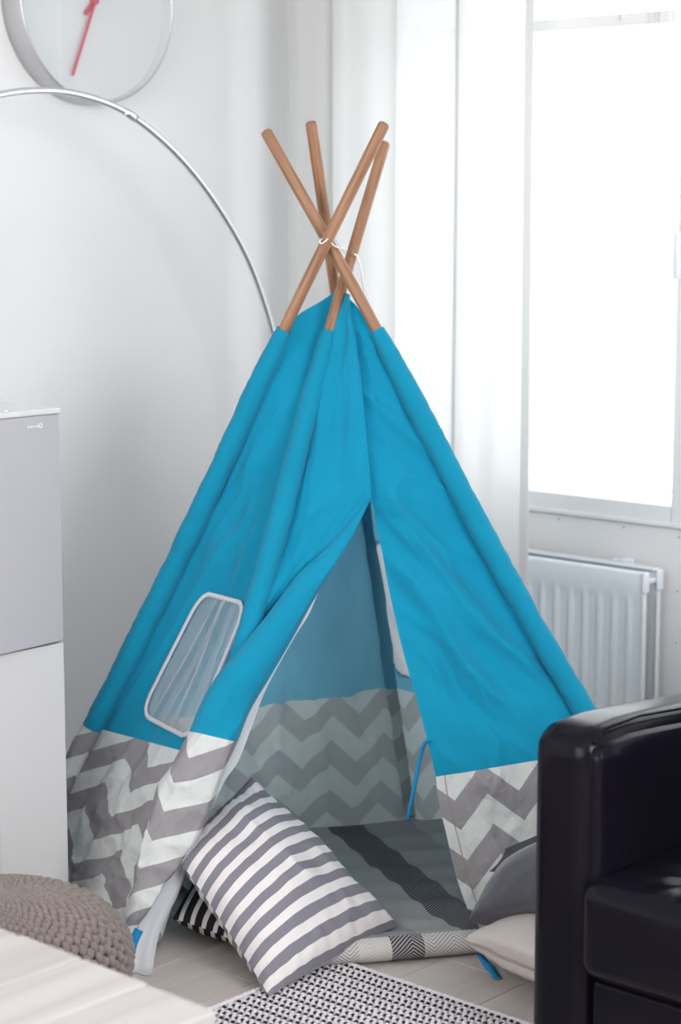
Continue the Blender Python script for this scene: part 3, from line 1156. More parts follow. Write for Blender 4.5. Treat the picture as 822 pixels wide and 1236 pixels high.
def ribbon(name, px, depths, wdt, m, parent, twist=0.3):
    c = catmull([at(x, y, dd) for (x, y), dd in zip(px, depths)], 40)
    T = np.gradient(c, axis=0)
    T /= np.linalg.norm(T, axis=1)[:, None]
    side = np.cross(T, np.array([0.2, -1, 0.2]))
    side /= np.linalg.norm(side, axis=1)[:, None]
    nrm = np.cross(side, T)
    V = []
    for k in range(len(c)):
        a = twist * math.sin(k * 0.2)
        sd = side[k] * math.cos(a) + nrm[k] * math.sin(a)
        for q, h in ((-1, -1), (1, -1), (1, 1), (-1, 1)):
            V.append(c[k] + sd * q * wdt / 2 + nrm[k] * h * 0.0007)
    Fc = [(k * 4 + j, k * 4 + (j + 1) % 4, k * 4 + 4 + (j + 1) % 4, k * 4 + 4 + j) for k in range(len(c) - 1) for j in range(4)]
    Fc += [(3, 2, 1, 0), tuple((len(c) - 1) * 4 + j for j in range(4))]
    return tmesh(name, V, Fc, m, parent)


dd = 3.99
o = ribbon('tie', [(521, 893), (513, 897), (507, 915), (502, 940), (497, 965), (492, 990)], [3.985, 3.99, 4.0, 4.0, 4.0, 4.0], 0.0085, M['tie'], tent)
o['label'] = 'blue tie hanging in the doorway'
p1, p2 = flo(579, 1152, 0.003), flo(601, 1181, 0.003)
o = ribbon('tie', [(569, 1118), (573, 1140), (585, 1160), (594, 1171), (601, 1181)], [3.86, 3.80, flo(585, 1160, 0.003)[1], flo(594, 1171, .003)[1], p2[1]], 0.016, M['tie'], tent, 0.0)
o['label'] = 'blue tie trailing on the floor'
o = ribbon('tie', [(168, 1122), (164, 1130), (160, 1140), (158, 1150)], [3.685, 3.68, 3.675, 3.67], 0.018, M['tie'], tent, 0.1)
o['label'] = 'blue tie at the foot of the flap'

# ---- white cord lashed round the crossing
def cord(px, depths, rad=0.0016, n=60):
    c = catmull([at(x, y, dd) for (x, y), dd in zip(px, depths)], n)
    V, Fc = tube(c, rad, 7)
    return V, Fc


V, Fc = cord([(389, 288), (386, 291), (388, 294), (394, 290), (398, 286)], [4.165, 4.155, 4.15, 4.152, 4.17])
tmesh('lashing_cord', V, Fc, M['cord'], tent)
V, Fc = cord([(400, 293), (404, 297), (409, 299), (414, 300), (419, 301)], [4.16, 4.165, 4.18, 4.19, 4.205])
tmesh('lashing_cord', V, Fc, M['cord'], tent)
V, Fc = cord([(405, 288), (409, 295), (413, 301), (417, 306)], [4.25, 4.24, 4.23, 4.215])
tmesh('lashing_cord', V, Fc, M['cord'], tent)
V, Fc = cord([(428, 307), (431, 309), (434, 318), (437, 333), (439, 347), (440, 356)], [4.235, 4.24, 4.24, 4.24, 4.24, 4.24], 0.0022)
o = tmesh('lashing_cord', V, Fc, M['cord'], tent)

# ================================================================== CURTAIN, BLIND, RADIATOR
ct = thing('sheer_curtain', 'white sheer curtain hanging in soft pleats from the corner to the window', 'curtain', RW(0.5, -0.165, 0.02), ROT)
cx0, cx1, ctop = 0.15, 0.942, 2.5
nxc, nzc = 220, 60
xs = np.linspace(cx0, cx1, nxc + 1)
# pleat lines where the cloth doubles back
pls = [0.15, 0.305, 0.525, 0.731, 0.942]
yv = np.zeros_like(xs)
for i in range(4):
    a, b = pls[i], pls[i + 1]
    q = np.clip((xs - a) / (b - a), 0, 1)
    sel = (xs >= a) & (xs <= b)
    yv[sel] = (-0.030 * np.sin(math.pi * q) ** 0.8 + 0.022 * (q - 0.5) + 0.006 * np.sin(q * 11 + i))[sel]
V, uvs = [], []
for r in range(nzc + 1):
    z = 0.03 + (ctop - 0.03) * r / nzc
    k = 1 + 0.25 * (1 - r / nzc)
    nz_ = perlin(np.stack([xs * 7, np.full_like(xs, z * 0.8), np.zeros_like(xs)], -1))
    for x, y, q in zip(xs, yv, nz_):
        V.append((x - 0.5, y * k + 0.010 * q, z - 0.02))
o = mesh_obj('cloth', V, grid_faces(nzc, nxc), M['curtain'], ct)
# narrow double hems at the seams of the cloth widths
Gc = np.array(V).reshape(nzc + 1, nxc + 1, 3)
for xh in (pls[1], pls[3], pls[4]):
    i1 = int(round((xh - cx0) / (cx1 - cx0) * nxc))
    seg_ = Gc[:, max(i1 - 4, 0):i1 + 1] + np.array([0, -0.0025, 0])
    mesh_obj('side_hem', seg_.reshape(-1, 3), grid_faces(nzc, seg_.shape[1] - 1), M['curtain'], ct)
box_obj('curtain_track', -0.45, 2.2, -0.03, 0.02, ctop - 0.02, ctop + 0.02, M['trim'], ct, 0.004)

bl = thing('venetian_blind', 'white venetian blind pulled up at the top of the window', 'blind', RW(0.83, -0.03, 1.9), ROT)
box_obj('bottom_rail', -0.42, 0.428, -0.014, 0.014, -0.012, 0.016, M['trim'], bl, 0.004)
sm_ = None
for k in range(11):
    z = 0.062 + k * 0.024
    if sm_ is None:
        V, Fc = [], []
        for x in (-0.42, 0.428):
            for j in range(5):
                y = -0.0125 + 0.025 * j / 4
                V.append((x, y, 0.003 * (1 - ((j - 2) / 2) ** 2)))
        Fc = [(j, j + 1, 6 + j, 5 + j) for j in range(4)]
        s0 = mesh_obj('slat', V, Fc, M['trim'], bl, loc=(0, 0, z))
        s0.modifiers.new('t', 'SOLIDIFY').thickness = 0.0008
        sm_ = s0
    else:
        o = s0.copy()
        link(o, bl, (0, 0, z))
box_obj('head_rail', -0.42, 0.428, -0.02, 0.02, 0.325, 0.36, M['trim'], bl, 0.003)
for x, zb in ((0.372, -0.10), (0.388, -0.09), (0.40, -0.02), (0.29, 0.0)):
    V, Fc = tube([(x, -0.018, 0.33), (x + 0.001, -0.019, 0.12), (x, -0.018, zb)], 0.0011, 6)
    mesh_obj('pull_cord', V, Fc, M['cord'], bl)

rd = thing('radiator', 'white ribbed double panel radiator under the window', 'radiator', RW(0.9, -0.075, 0.0), ROT)
RX0, RX1, RZ0, RZ1 = -0.55, 0.368, 0.11, 0.588
pitch = 0.0435


def rad_panel(yf, name='panel'):
    nxr = 230
    xs_ = np.linspace(RX0, RX1, nxr + 1)
    zs_ = np.array([RZ0, RZ0 + 0.025, RZ0 + 0.035, RZ0 + 0.05, RZ1 - 0.085, RZ1 - 0.07, RZ1 - 0.06, RZ1 - 0.045, RZ1 - 0.008, RZ1 - 0.002, RZ1])
    gate = np.array([0, 0, .5, 1, 1, .6, 0, 0, 0, 0, 0])
    ins = np.array([.004, 0, 0, 0, 0, 0, 0, 0, 0, 0.003, 0.008])
    ph = ((xs_ - RX1) / pitch) % 1.0
    fl_ = np.clip((np.minimum(ph, 1 - ph) - 0.10) / 0.14, 0, 1)      # 0 on the rib, 1 in the flute
    fl_ = fl_ * fl_ * (3 - 2 * fl_)
    V = []
    for z, g, i_ in zip(zs_, gate, ins):
        for x, f in zip(xs_, fl_):
            V.append((x, yf + i_ + 0.0045 * g * f, z))
    b0 = len(V)
    for z in zs_:
        for x in xs_:
            V.append((x, yf + 0.017, z))
    Fc = grid_faces(len(zs_) - 1, nxr)
    Fb = [tuple(b0 + q for q in f[::-1]) for f in Fc]
    n1 = nxr + 1
    side = []
    R_ = len(zs_)
    for r in range(R_ - 1):
        side.append((r * n1, (r + 1) * n1, b0 + (r + 1) * n1, b0 + r * n1))
        side.append((r * n1 + nxr, b0 + r * n1 + nxr, b0 + (r + 1) * n1 + nxr, (r + 1) * n1 + nxr))
    for c in range(nxr):
        side.append((c, b0 + c, b0 + c + 1, c + 1))
        t = (R_ - 1) * n1
        side.append((t + c, t + c + 1, b0 + t + c + 1, b0 + t + c))
    return mesh_obj(name, V, Fc + Fb + side, M['radiator'], rd)


rad_panel(-0.040)
rad_panel(0.022)
# water channel ends at the top of each panel
for y0 in (-0.046, 0.016):
    bm = bmesh.new()
    add_box(bm, RX1 - 0.006, RX1 + 0.007, y0, y0 + 0.024, RZ1 - 0.052, RZ1 + 0.002, 0.006, 3)
    bm_obj('channel_end', bm, M['radiator'], rd, smooth=True)
box_obj('top_rail', RX0, RX1 - 0.004, 0.012, 0.042, RZ1 - 0.004, RZ1 + 0.004, M['radiator'], rd, 0.003)
box_obj('connecting_pipe', RX1 - 0.02, RX1 - 0.004, -0.03, 0.03, RZ1 - 0.034, RZ1 - 0.018, M['radiator'], rd, 0.005)
bm = bmesh.new()
for i in range(40):
    x = RX0 + 0.01 + i * 0.0225
    add_box(bm, x, x + 0.0015, -0.018, 0.02, RZ0 + 0.04, RZ1 - 0.06)
o = bm_obj('convector_fins', bm, M['radiator_dark'], rd)
o['kind'] = 'stuff'
bm = bmesh.new()
add_box(bm, 0.245, 0.275, 0.044, 0.058, RZ1 - 0.02, RZ1 + 0.012, 0.003)
add_box(bm, 0.215, 0.250, 0.047, 0.056, RZ1 - 0.004, RZ1 + 0.008, 0.003)
add_box(bm, 0.236, 0.256, 0.040, 0.075, RZ1 - 0.05, RZ1 + 0.002, 0.002)
bm_obj('wall_bracket', bm, M['radiator'], rd, smooth=False)
for x in (-0.45, 0.30):
    box_obj('wall_bracket', x, x + 0.03, 0.039, 0.075, 0.2, 0.5, M['radiator'], rd, 0.002)
V, Fc = tube([(RX0 + 0.06, 0.0, RZ0 + 0.03), (RX0 + 0.06, 0.0, 0.0)], 0.009, 10)
mesh_obj('supply_pipe', V, Fc, M['radiator'], rd)
V, Fc = tube([(RX0 + 0.12, 0.0, RZ0 + 0.03), (RX0 + 0.12, 0.0, 0.0)], 0.009, 10)
mesh_obj('supply_pipe', V, Fc, M['radiator'], rd)

# ================================================================== CLOCK on the left wall
ck = thing('wall_clock', 'large round silver wall clock with a plain pale dial and red hands', 'clock', RW(0.0, -0.768, 1.963), ROT)
CR = 0.249


def wall_lathe(name, prof, m, parent, n=96):
    # profile (radius, distance from the wall) turned so the axis points into the room (+x)
    V, Fc = lathe(prof, n)
    V = [(z, x, y) for (x, y, z) in V]
    return mesh_obj(name, V, Fc, m, parent)


case = wall_lathe('case', [(0.001, 0.0015), (CR - 0.002, 0.0015), (CR, 0.004), (CR, 0.072), (CR - 0.002, 0.075), (CR - 0.004, 0.075), (CR - 0.0055, 0.072)], M['clock_rim'], ck)
wall_lathe('bezel', [(CR - 0.0055, 0.072), (CR - 0.0075, 0.047)], M['clock_bezel'], ck)
wall_lathe('dial', [(0.0005, 0.048), (CR - 0.006, 0.048)], M['dial'], ck)
gl = wall_lathe('glass', [(0.0005, 0.0705), (CR - 0.0055, 0.0705)], M['clock_glass'], ck)


def clock_hand(ang, ln, tail, wdt, x):
    bm = bmesh.new()
    add_box(bm, x, x + 0.0016, -wdt / 2, wdt / 2, -tail, ln, 0.0004, 1)
    o = bm_obj('hand', bm, M['red'], ck)
    o.rotation_euler = (ang, 0, 0)
    return o


# ang about +x of the case: 0 points up, positive turns towards +y (to the right seen from the room is +y)
clock_hand(math.pi - math.radians(23), 0.200, 0.045, 0.0085, 0.058)
clock_hand(math.pi - math.radians(41), 0.045, 0.130, 0.012, 0.054)
wall_lathe('hub', [(0.0005, 0.063), (0.008, 0.063), (0.009, 0.062), (0.009, 0.049)], M['red'], ck, 24)

# ================================================================== ARC LAMP
lm = thing('arc_floor_lamp', 'chrome arc floor lamp curving over from behind the teepee', 'lamp', RW(0.35, -0.345, 0.0), ROT)
arc = [(-0.345, 0.03), (-0.345, 0.35), (-0.352, 0.70), (-0.385, 0.95), (-0.441, 1.130), (-0.480, 1.228), (-0.533, 1.329), (-0.604, 1.424), (-0.702, 1.526), (-0.81, 1.61),
       (-0.928, 1.675), (-1.041, 1.707), (-1.163, 1.718), (-1.303, 1.703), (-1.45, 1.66), (-1.60, 1.59), (-1.72, 1.51), (-1.79, 1.45)]
c = catmull([(0, y + 0.345, z) for y, z in arc], 170)
kj = int(np.argmin(np.abs(c[:, 1] - (-0.928 + 0.345))))
V, Fc = tube(c[:kj + 1], 0.0083, 16)
mesh_obj('lower_tube', V, Fc, M['steel'], lm)
V, Fc = tube(c[kj:], 0.0078, 16)
mesh_obj('upper_tube', V, Fc, M['steel'], lm)
V, Fc = tube(c[kj - 2:kj + 2], [0.0098, 0.0104, 0.0104, 0.0098], 16)
mesh_obj('joint_collar', V, Fc, M['steel'], lm)
V, Fc = lathe([(0.001, 0.045), (0.02, 0.045), (0.022, 0.036), (0.145, 0.034), (0.15, 0.03), (0.15, 0.0), (0.001, 0.0)], 64)
mesh_obj('base', V, Fc, M['steel'], lm)
V, Fc = lathe([(0.02, 0.0), (0.03, -0.01), (0.09, -0.04), (0.13, -0.09), (0.145, -0.14), (0.142, -0.14), (0.127, -0.09), (0.088, -0.044), (0.0, -0.02)], 48)
mesh_obj('shade', V, Fc, M['lamp_shade'], lm, loc=(0, -1.79 + 0.345, 1.455))

# ================================================================== CABINET
cb = thing('tall_cabinet', 'tall white cabinet with a bowed silver grey upper door at the left', 'cabinet', RW(0.78, -1.515, 0.0), ROT)
CW, CD, CZ = 0.62, 0.58, 1.058
box_obj('body', -CD, -0.022, -CW, -0.0015, 0.03, CZ - 0.022, M['cab'], cb, 0.004)
box_obj('plinth', -CD + 0.02, -0.05, -CW + 0.02, -0.02, 0.0, 0.03, M['dark'], cb)


def front_panel_obj(name, y0, y1, z0, z1, bow, m, gapb=0.02):
    n = 40
    ys_ = np.linspace(y0, y1, n + 1)
    q = (ys_ - y0) / (y1 - y0)
    xf = bow * 4 * q * (1 - q)
    bmm = bmesh.new()
    rows = []
    for y, x in zip(ys_, xf):
        rows.append([bmm.verts.new((x, y, z0)), bmm.verts.new((x, y, z1)), bmm.verts.new((-gapb, y, z1)), bmm.verts.new((-gapb, y, z0))])
    for a, b in zip(rows[:-1], rows[1:]):
        for k in range(4):
            bmm.faces.new((a[k], a[(k + 1) % 4], b[(k + 1) % 4], b[k]))
    bmm.faces.new(rows[0][::-1])
    bmm.faces.new(rows[-1])
    bmesh.ops.recalc_face_normals(bmm, faces=bmm.faces)
    ed = [e for e in bmm.edges if e.is_manifold and e.calc_face_angle(0) > 0.8 and all(v.co.x > -gapb + 0.001 for v in e.verts)]
    bmesh.ops.bevel(bmm, geom=ed, offset=0.002, segments=2, affect='EDGES')
    return bm_obj(name, bmm, m, cb)


front_panel_obj('door', -0.178, 0.0, 0.03, 0.574, 0.0, M['cab'])
front_panel_obj('door', -CW, -0.181, 0.03, 0.574, 0.0, M['cab'])
up = front_panel_obj('upper_door', -CW, 0.0, 0.579, CZ - 0.012, 0.016, M['cab_grey'], 0.0215)
up['label'] = 'bowed silver grey upper door'
# little pale marks near the top of the door
bm = bmesh.new()
for k in range(4):
    add_box(bm, 0.0, 0.0014, -0.088 + k * 0.0075, -0.083 + k * 0.0075, CZ - 0.034, CZ - 0.0305)
add_box(bm, 0.0, 0.0014, -0.100, -0.097, CZ - 0.037, CZ - 0.034)
o = bm_obj('badge', bm, M['trim'], up, loc=(0.0068, 0, 0))
V, Fc = [], []
for k in range(20):
    a = 2 * math.pi * k / 20
    for r_ in (0.0028, 0.0052):
        V.append((0.0, math.cos(a) * r_, math.sin(a) * r_))
Fc = [(2 * k, 2 * k + 1, (2 * k + 3) % 40, (2 * k + 2) % 40) for k in range(20)]
o = mesh_obj('badge_ring', V, Fc, M['trim'], up, loc=(0.0064, -0.0535, CZ - 0.0318))
o.modifiers.new('t', 'SOLIDIFY').thickness = 0.001
lid = box_obj('lid', -CD, 0.006, -CW, 0.0, CZ - 0.0115, CZ + 0.001, M['lid'], cb, 0.003)
lid['label'] = 'glossy white top'
box_obj('lid_liner', -CD + 0.01, -0.03, -CW + 0.01, -0.012, CZ - 0.0215, CZ - 0.012, M['cab'], cb)
V, Fc = lathe([(0.0005, 0.003), (0.003, 0.0028), (0.0035, 0.0)], 12)
o = mesh_obj('lid_pin', V, Fc, M['steel'], cb, loc=(-0.012, -0.125, CZ + 0.001))

# ================================================================== KNITTED POUF
pf = thing('knitted_pouf', 'round chunky knitted taupe pouf in front of the cabinet', 'pouf', (-0.622, 3.41, 0.0))
PR, PH = 0.250, 0.248


def pouf_prof(t):
    """t -1 (bottom) .. 1 (top): radius, height"""
    a = t * math.pi / 2
    r = PR * np.abs(np.cos(a)) ** 0.80
    z = PH / 2 + PH / 2 * np.sign(np.sin(a)) * np.abs(np.sin(a)) ** 0.9
    return r, z


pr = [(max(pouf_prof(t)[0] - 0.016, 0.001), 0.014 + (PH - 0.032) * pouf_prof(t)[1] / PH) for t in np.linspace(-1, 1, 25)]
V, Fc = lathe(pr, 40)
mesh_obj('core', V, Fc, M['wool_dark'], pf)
NR = 46
tt_ = np.linspace(-0.90, 0.985, 400)
rp, zp = pouf_prof(tt_)
sl = np.concatenate([[0], np.cumsum(np.hypot(np.diff(rp), np.diff(zp)))])
BP = 0.0200                                   # one stitch
ss = np.arange(0.0, sl[-1], BP / 7)
rI, zI = np.interp(ss, sl, rp), np.interp(ss, sl, zp)
dr, dz = np.gradient(rI), np.gradient(zI)
ll = np.hypot(dr, dz)
nr_, nz2 = dz / ll, -dr / ll                  # outward in the (r, z) plane
Vs, Fs = [], []
cnt = 0
for k in range(NR):
    ph0 = 2 * math.pi * k / NR
    jit = (k % 2) * 1.2
    for st_ in range(2):
        ph = 2 * math.pi * ss / BP + st_ * math.pi + jit
        shrink = np.clip(rI / (PR * 0.75), 0.05, 1.0)
        side = -1 if st_ else 1
        # purl bumps: beads that bow sideways and rise out of the ridge
        bead = 0.5 + 0.5 * np.cos(ph)
        lat = side * (0.0040 + 0.0030 * bead) * shrink
        nor = -0.0030 + 0.0075 * bead
        rr_ = rI - 0.009 + nr_ * nor
        zz_ = np.clip(zI - 0.009 * (zI > PH * 0.5) + nz2 * nor, 0.009, 9)
        az = ph0 + 0.30 * (zI / PH) + lat / np.maximum(rI, 0.02)
        path = np.stack([rr_ * np.cos(az), rr_ * np.sin(az), zz_], -1)
        V, Fc = tube(path, (0.0058 + 0.0026 * bead) * (0.4 + 0.6 * shrink), 6, cap=False)
        Vs.append(V)
        Fs += [tuple(q + cnt for q in f) for f in Fc]
        cnt += len(V)
o = mesh_obj('knit_ridges', np.vstack(Vs), Fs, M['wool'], pf)
o['kind'] = 'stuff'

# ================================================================== WHITE TABLE (foreground)
TZ = 0.42
tb = thing('plank_table', 'low whitewashed plank table in the near left corner', 'table', RW(2.02, -2.374, 0.0), ROT)
# local: x along the far edge, right end at 0.06; y towards the viewer is negative
pw = 0.136
xr = 0.085
for i in range(8):
    x1 = xr - i * pw
    x0 = x1 - pw + 0.002
    n = 24
    bmm = bmesh.new()
    add_box(bmm, x0, x1, -0.72 + random.uniform(-.006, .006), random.uniform(-0.004, 0.003), TZ - 0.038, TZ - random.uniform(0, 0.003), 0.006, 3)
    bm_obj('plank', bmm, M['table'], tb, smooth=True).modifiers.new('wn', 'WEIGHTED_NORMAL')
xl = xr - 8 * pw
for yy in (-0.10, -0.62):
    box_obj('apron', xl + 0.06, xr - 0.06, yy - 0.012, yy + 0.012, TZ - 0.11, TZ - 0.039, M['table'], tb, 0.002)
for xx in (xl + 0.07, xr - 0.07):
    for yy in (-0.075, -0.645):
        box_obj('leg', xx - 0.03, xx + 0.03, yy - 0.03 - 0.02 * (yy < -.3) * 0, yy + 0.03, 0.0, TZ - 0.039, M['table'], tb, 0.003)

# ================================================================== ARMCHAIR
sf = thing('leather_armchair', 'dark leather armchair with squared padded arms at the right', 'armchair', RW(1.955, -1.505, 0.0), ROT)


def soft_box(name, x0, x1, y0, y1, z0, z1, bev, m, parent, puff=(0, 0, 0), seg=4, cuts=10, fn=None):
    bmm = bmesh.new()
    add_box(bmm, x0, x1, y0, y1, z0, z1)
    bmesh.ops.subdivide_edges(bmm, edges=bmm.edges[:], cuts=cuts, use_grid_fill=True)
    cxx, cyy, czz = (x0 + x1) / 2, (y0 + y1) / 2, (z0 + z1) / 2
    hx, hy, hz = (x1 - x0) / 2, (y1 - y0) / 2, (z1 - z0) / 2
    for v in bmm.verts:
        # round the edges: clamp to inner box then push out by bev
        p = v.co
        ix = min(max(p.x, x0 + bev), x1 - bev)
        iy = min(max(p.y, y0 + bev), y1 - bev)
        iz = min(max(p.z, z0 + bev), z1 - bev)
        dv = Vector((p.x - ix, p.y - iy, p.z - iz))
        if dv.length > 1e-9:
            dv = dv.normalized() * bev
        q = Vector((ix, iy, iz)) + dv
        a, b, c_ = (p.x - cxx) / hx, (p.y - cyy) / hy, (p.z - czz) / hz
        q.x += puff[0] * a * (1 - b * b) * (1 - c_ * c_)
        q.y += puff[1] * b * (1 - a * a) * (1 - c_ * c_)
        q.z += puff[2] * c_ * (1 - a * a) * (1 - b * b)
        if fn:
            q = fn(q, a, b, c_)
        v.co = q
    return bm_obj(name, bmm, m, parent, smooth=True)


# local: x right along the front, y away into the room, z up; the front is y = 0
ARMZ, ARMW, SD, SWD = 0.613, 0.132, 0.88, 0.62


def arm_fn(q, a, b, c_):
    if c_ > 0.2:
        q.z -= 0.040 * max(0, b + 0.75) + 0.012 * max(0, -b - 0.55)
    return q


for (x0, nm) in ((0.0, 1), (SWD + ARMW, -1)):
    soft_box('arm', x0, x0 + ARMW, 0.0, SD, 0.035, ARMZ, 0.042, M['leather'], sf, puff=(0.0, 0, 0.004), cuts=22, fn=arm_fn)
    xi0, xi1 = (x0 + ARMW - 0.03, x0 + ARMW + 0.012) if nm > 0 else (x0 - 0.012, x0 + 0.03)
    pnl = soft_box('arm_padding', xi0, xi1, 0.012, SD - 0.05, 0.20, ARMZ - 0.02, 0.020, M['leather'], sf, puff=(0.006, 0, 0), cuts=16, fn=arm_fn)
    sx_ = x0 + ARMW - 0.012 if nm > 0 else x0 + 0.012
    V, Fc = tube([(sx_, 0.02, ARMZ - 0.022), (sx_, 0.05, ARMZ - 0.004), (sx_, 0.15, ARMZ - 0.001), (sx_, 0.4, ARMZ - 0.024), (sx_, 0.80, ARMZ - 0.062)], 0.0028, 8)
    mesh_obj('piping', V, Fc, M['leather'], sf)
rngc = [(0.30, 0.10), (0.30, 0.42)]


def seat_fn(q, a, b, c_):
    if c_ > 0.3:
        q.z += 0.018 * (1 - a * a) * (1 - b * b)
        for (px_, py_) in rngc:
            dx_, dy_ = q.x - px_, q.y - py_
            dd_ = math.hypot(dx_, dy_)
            an = math.atan2(dy_, dx_)
            q.z -= 0.020 * math.exp(-(dd_ / 0.05) ** 2) * (1 + 0.35 * math.sin(an * 7))
            q.z += 0.004 * math.sin(an * 9 + 1) * math.exp(-((dd_ - 0.06) / 0.045) ** 2)
    return q


soft_box('seat_cushion', ARMW + 0.002 - 0.018, SWD + ARMW - 0.002 + 0.018, -0.022, SD - 0.2, 0.197, 0.37, 0.036, M['leather'], sf, puff=(0, 0.012, 0.012), cuts=44, fn=seat_fn)
box_obj('seat_base', ARMW + 0.001, SWD + ARMW - 0.001, 0.004, SD - 0.02, 0.05, 0.195, M['leather'], sf, 0.012, 3)
soft_box('backrest', ARMW - 0.006, SWD + ARMW + 0.006, SD - 0.22, SD + 0.02, 0.06, 0.80, 0.05, M['leather'], sf, puff=(0, 0.02, 0.01), cuts=14)
for x in (0.06, SWD + ARMW + 0.06):
    for y in (0.07, SD - 0.07):
        V, Fc = lathe([(0.001, 0.0), (0.018, 0.0), (0.022, 0.04), (0.001, 0.04)], 16)
        mesh_obj('foot', V, Fc, M['dark'], sf, loc=(x, y, 0.0))


# ================================================================== PILLOWS
def pillow(name, label, cat, corners, thick, m, uvs=(0.45, 0.45), rot_uv=0.0, seed=0.0, wr=0.006, n=56, sag=None, puffexp=0.5, bow=0.05, over=0.0, over_a=1.0, skew=0.0):
    """corners c00, c10, c11, c01 in world; thick = half thickness"""
    c00, c10, c11, c01 = [np.asarray(q, float) for q in corners]
    org = (c00 + c10 + c11 + c01) / 4
    org[2] = 0
    s = np.linspace(0, 1, n + 1)
    U, Vv = np.meshgrid(s, s)
    a, b = 2 * U - 1, 2 * Vv - 1
    # edges bow in between the corners
    Ub = 0.5 + 0.5 * a * (1 - bow * (1 - b * b) * np.abs(a))
    Vb = 0.5 + 0.5 * b * (1 - bow * (1 - a * a) * np.abs(b))
    P = ((1 - Ub) * (1 - Vb))[..., None] * c00 + (Ub * (1 - Vb))[..., None] * c10 + (Ub * Vb)[..., None] * c11 + ((1 - Ub) * Vb)[..., None] * c01
    nn = np.cross(c10 - c00, c01 - c00)
    nn /= np.linalg.norm(nn)
    if nn[2] < 0:
        nn = -nn
    h = ((1 - a ** 2) * (1 - b ** 2)) ** puffexp
    h = h * (1 - 0.25 * (a * a + b * b - a * a * b * b))
    out = []
    for sg in (1, -1):
        w_ = wr * perlin(np.stack([U * 4 + seed, Vv * 4, np.full_like(U, sg * 3.3 + seed)], -1)) + 0.6 * wr * ridged(np.stack([U * 5 + seed, Vv * 5, np.full_like(U, sg * 1.3)], -1))
        # gathers running in from the edges
        w_ = w_ + 0.3 * wr * np.sin(U * 60 + 3 * np.sin(Vv * 5)) * np.exp(-(1 - np.abs(b)) * 7) + 0.3 * wr * np.sin(Vv * 60 + seed) * np.exp(-(1 - np.abs(a)) * 7)
        wgt = np.clip((1 - np.maximum(np.abs(a), np.abs(b))) * 12, 0, 1)
        G = P + nn * (sg * (thick * h + w_ * wgt))[..., None]
        if over:
            ea = (c10 - c00) / np.linalg.norm(c10 - c00)
            eb = (c01 - c00) / np.linalg.norm(c01 - c00)
            da, db = (1 - np.abs(a)) / 0.16, (1 - np.abs(b)) / 0.16
            G = G + over * ((over_a * np.sign(a) * da * np.exp(1 - da) * (1 - b ** 2) ** .5)[..., None] * ea + (np.sign(b) * db * np.exp(1 - db) * (1 - a ** 2) ** .5)[..., None] * eb)
        if sag:
            G = sag(G)
        out.append(G)
    V = np.concatenate([o_.reshape(-1, 3) for o_ in out])
    Fc = grid_faces(n, n)
    n1 = (n + 1) ** 2
    Fc = Fc + [tuple(q + n1 for q in f[::-1]) for f in Fc]
    uv = np.stack([U * uvs[0], Vv * uvs[1] + skew * U], -1).reshape(-1, 2)
    uv = np.concatenate([uv, uv + 0.013])
    t = thing(name, label, cat, Vector(org))
    o = mesh_obj('cover', V - org, Fc, m, t, uv=uv)
    # piping / seam round the rim
    rim = np.concatenate([out[0][0, :], out[0][1:, -1], out[0][-1, ::-1][1:], out[0][::-1, 0][1:]])
    return t, o, org, out, rim


def clampz(z0):
    def f(G):
        G = G.copy()
        G[..., 2] = np.maximum(G[..., 2], z0)
        return G
    return f


# grey and white striped pillow leaning in the doorway
q2 = flo(325, 1203, 0.012)
q3 = flo(481, 1117, 0.045)
q4 = at(303, 937, 4.10)
q5 = np.array([-0.335, 3.815, 0.19])
t, o, org, out, rim = pillow('striped_pillow', 'grey and white striped pillow leaning in the teepee doorway', 'pillow', (q2, q3, q4, q5), 0.075, M['pillow_grey'], (0.42, 0.42), seed=2.0, wr=0.014, sag=clampz(0.009), bow=0.03)

# black and white striped pillow lying under it
b0 = flo(196, 1132, 0.03)
b1 = flo(258, 1152, 0.025)
cs0 = [np.array([-0.335, 3.80, 0.055]), np.array([-0.20, 3.70, 0.04]), np.array([0.00, 4.06, 0.05]), np.array([-0.30, 4.14, 0.06])]
t, o, org, out, rim = pillow('black_striped_pillow', 'black and white striped pillow on the floor beneath the grey striped pillow', 'pillow', cs0, 0.05, M['pillow_black'], (0.42, 0.42), seed=5.0, wr=0.004, sag=clampz(0.006), puffexp=0.45)
# stripes run front to back here
l = o.data.uv_layers[0]
d_ = np.empty(len(l.data) * 2, np.float32)
l.data.foreach_get('uv', d_)
d_ = d_.reshape(-1, 2)[:, ::-1].copy()
l.data.foreach_set('uv', d_.ravel())

# cream cushion on the floor beside the armchair
cc = [flo(560, 1134, 0.075), flo(690, 1186, 0.085), np.array(RW(1.955, -0.90, 0.05)), np.array(RW(1.68, -0.81, 0.05))]
t, o, org, out, rim = pillow('cream_cushion', 'cream linen cushion with a zip lying on the floor beside the armchair', 'cushion', cc, 0.072, M['cream'], seed=8.0, wr=0.005, sag=clampz(0.004), bow=0.03, over=0.022)
zp_ = out[1][3, 5:52]
zp_ = 0.55 * out[1][2, 6:52] + 0.45 * out[0][2, 6:52]
zp_ = zp_ + np.array(RW(0, -0.006, 0)) - np.array(RW(0, 0, 0))
V, Fc = tube(zp_, 0.0026, 6)
o = mesh_obj('zip', V - org, Fc, M['zip'], t)
o['label'] = 'brown zip line'

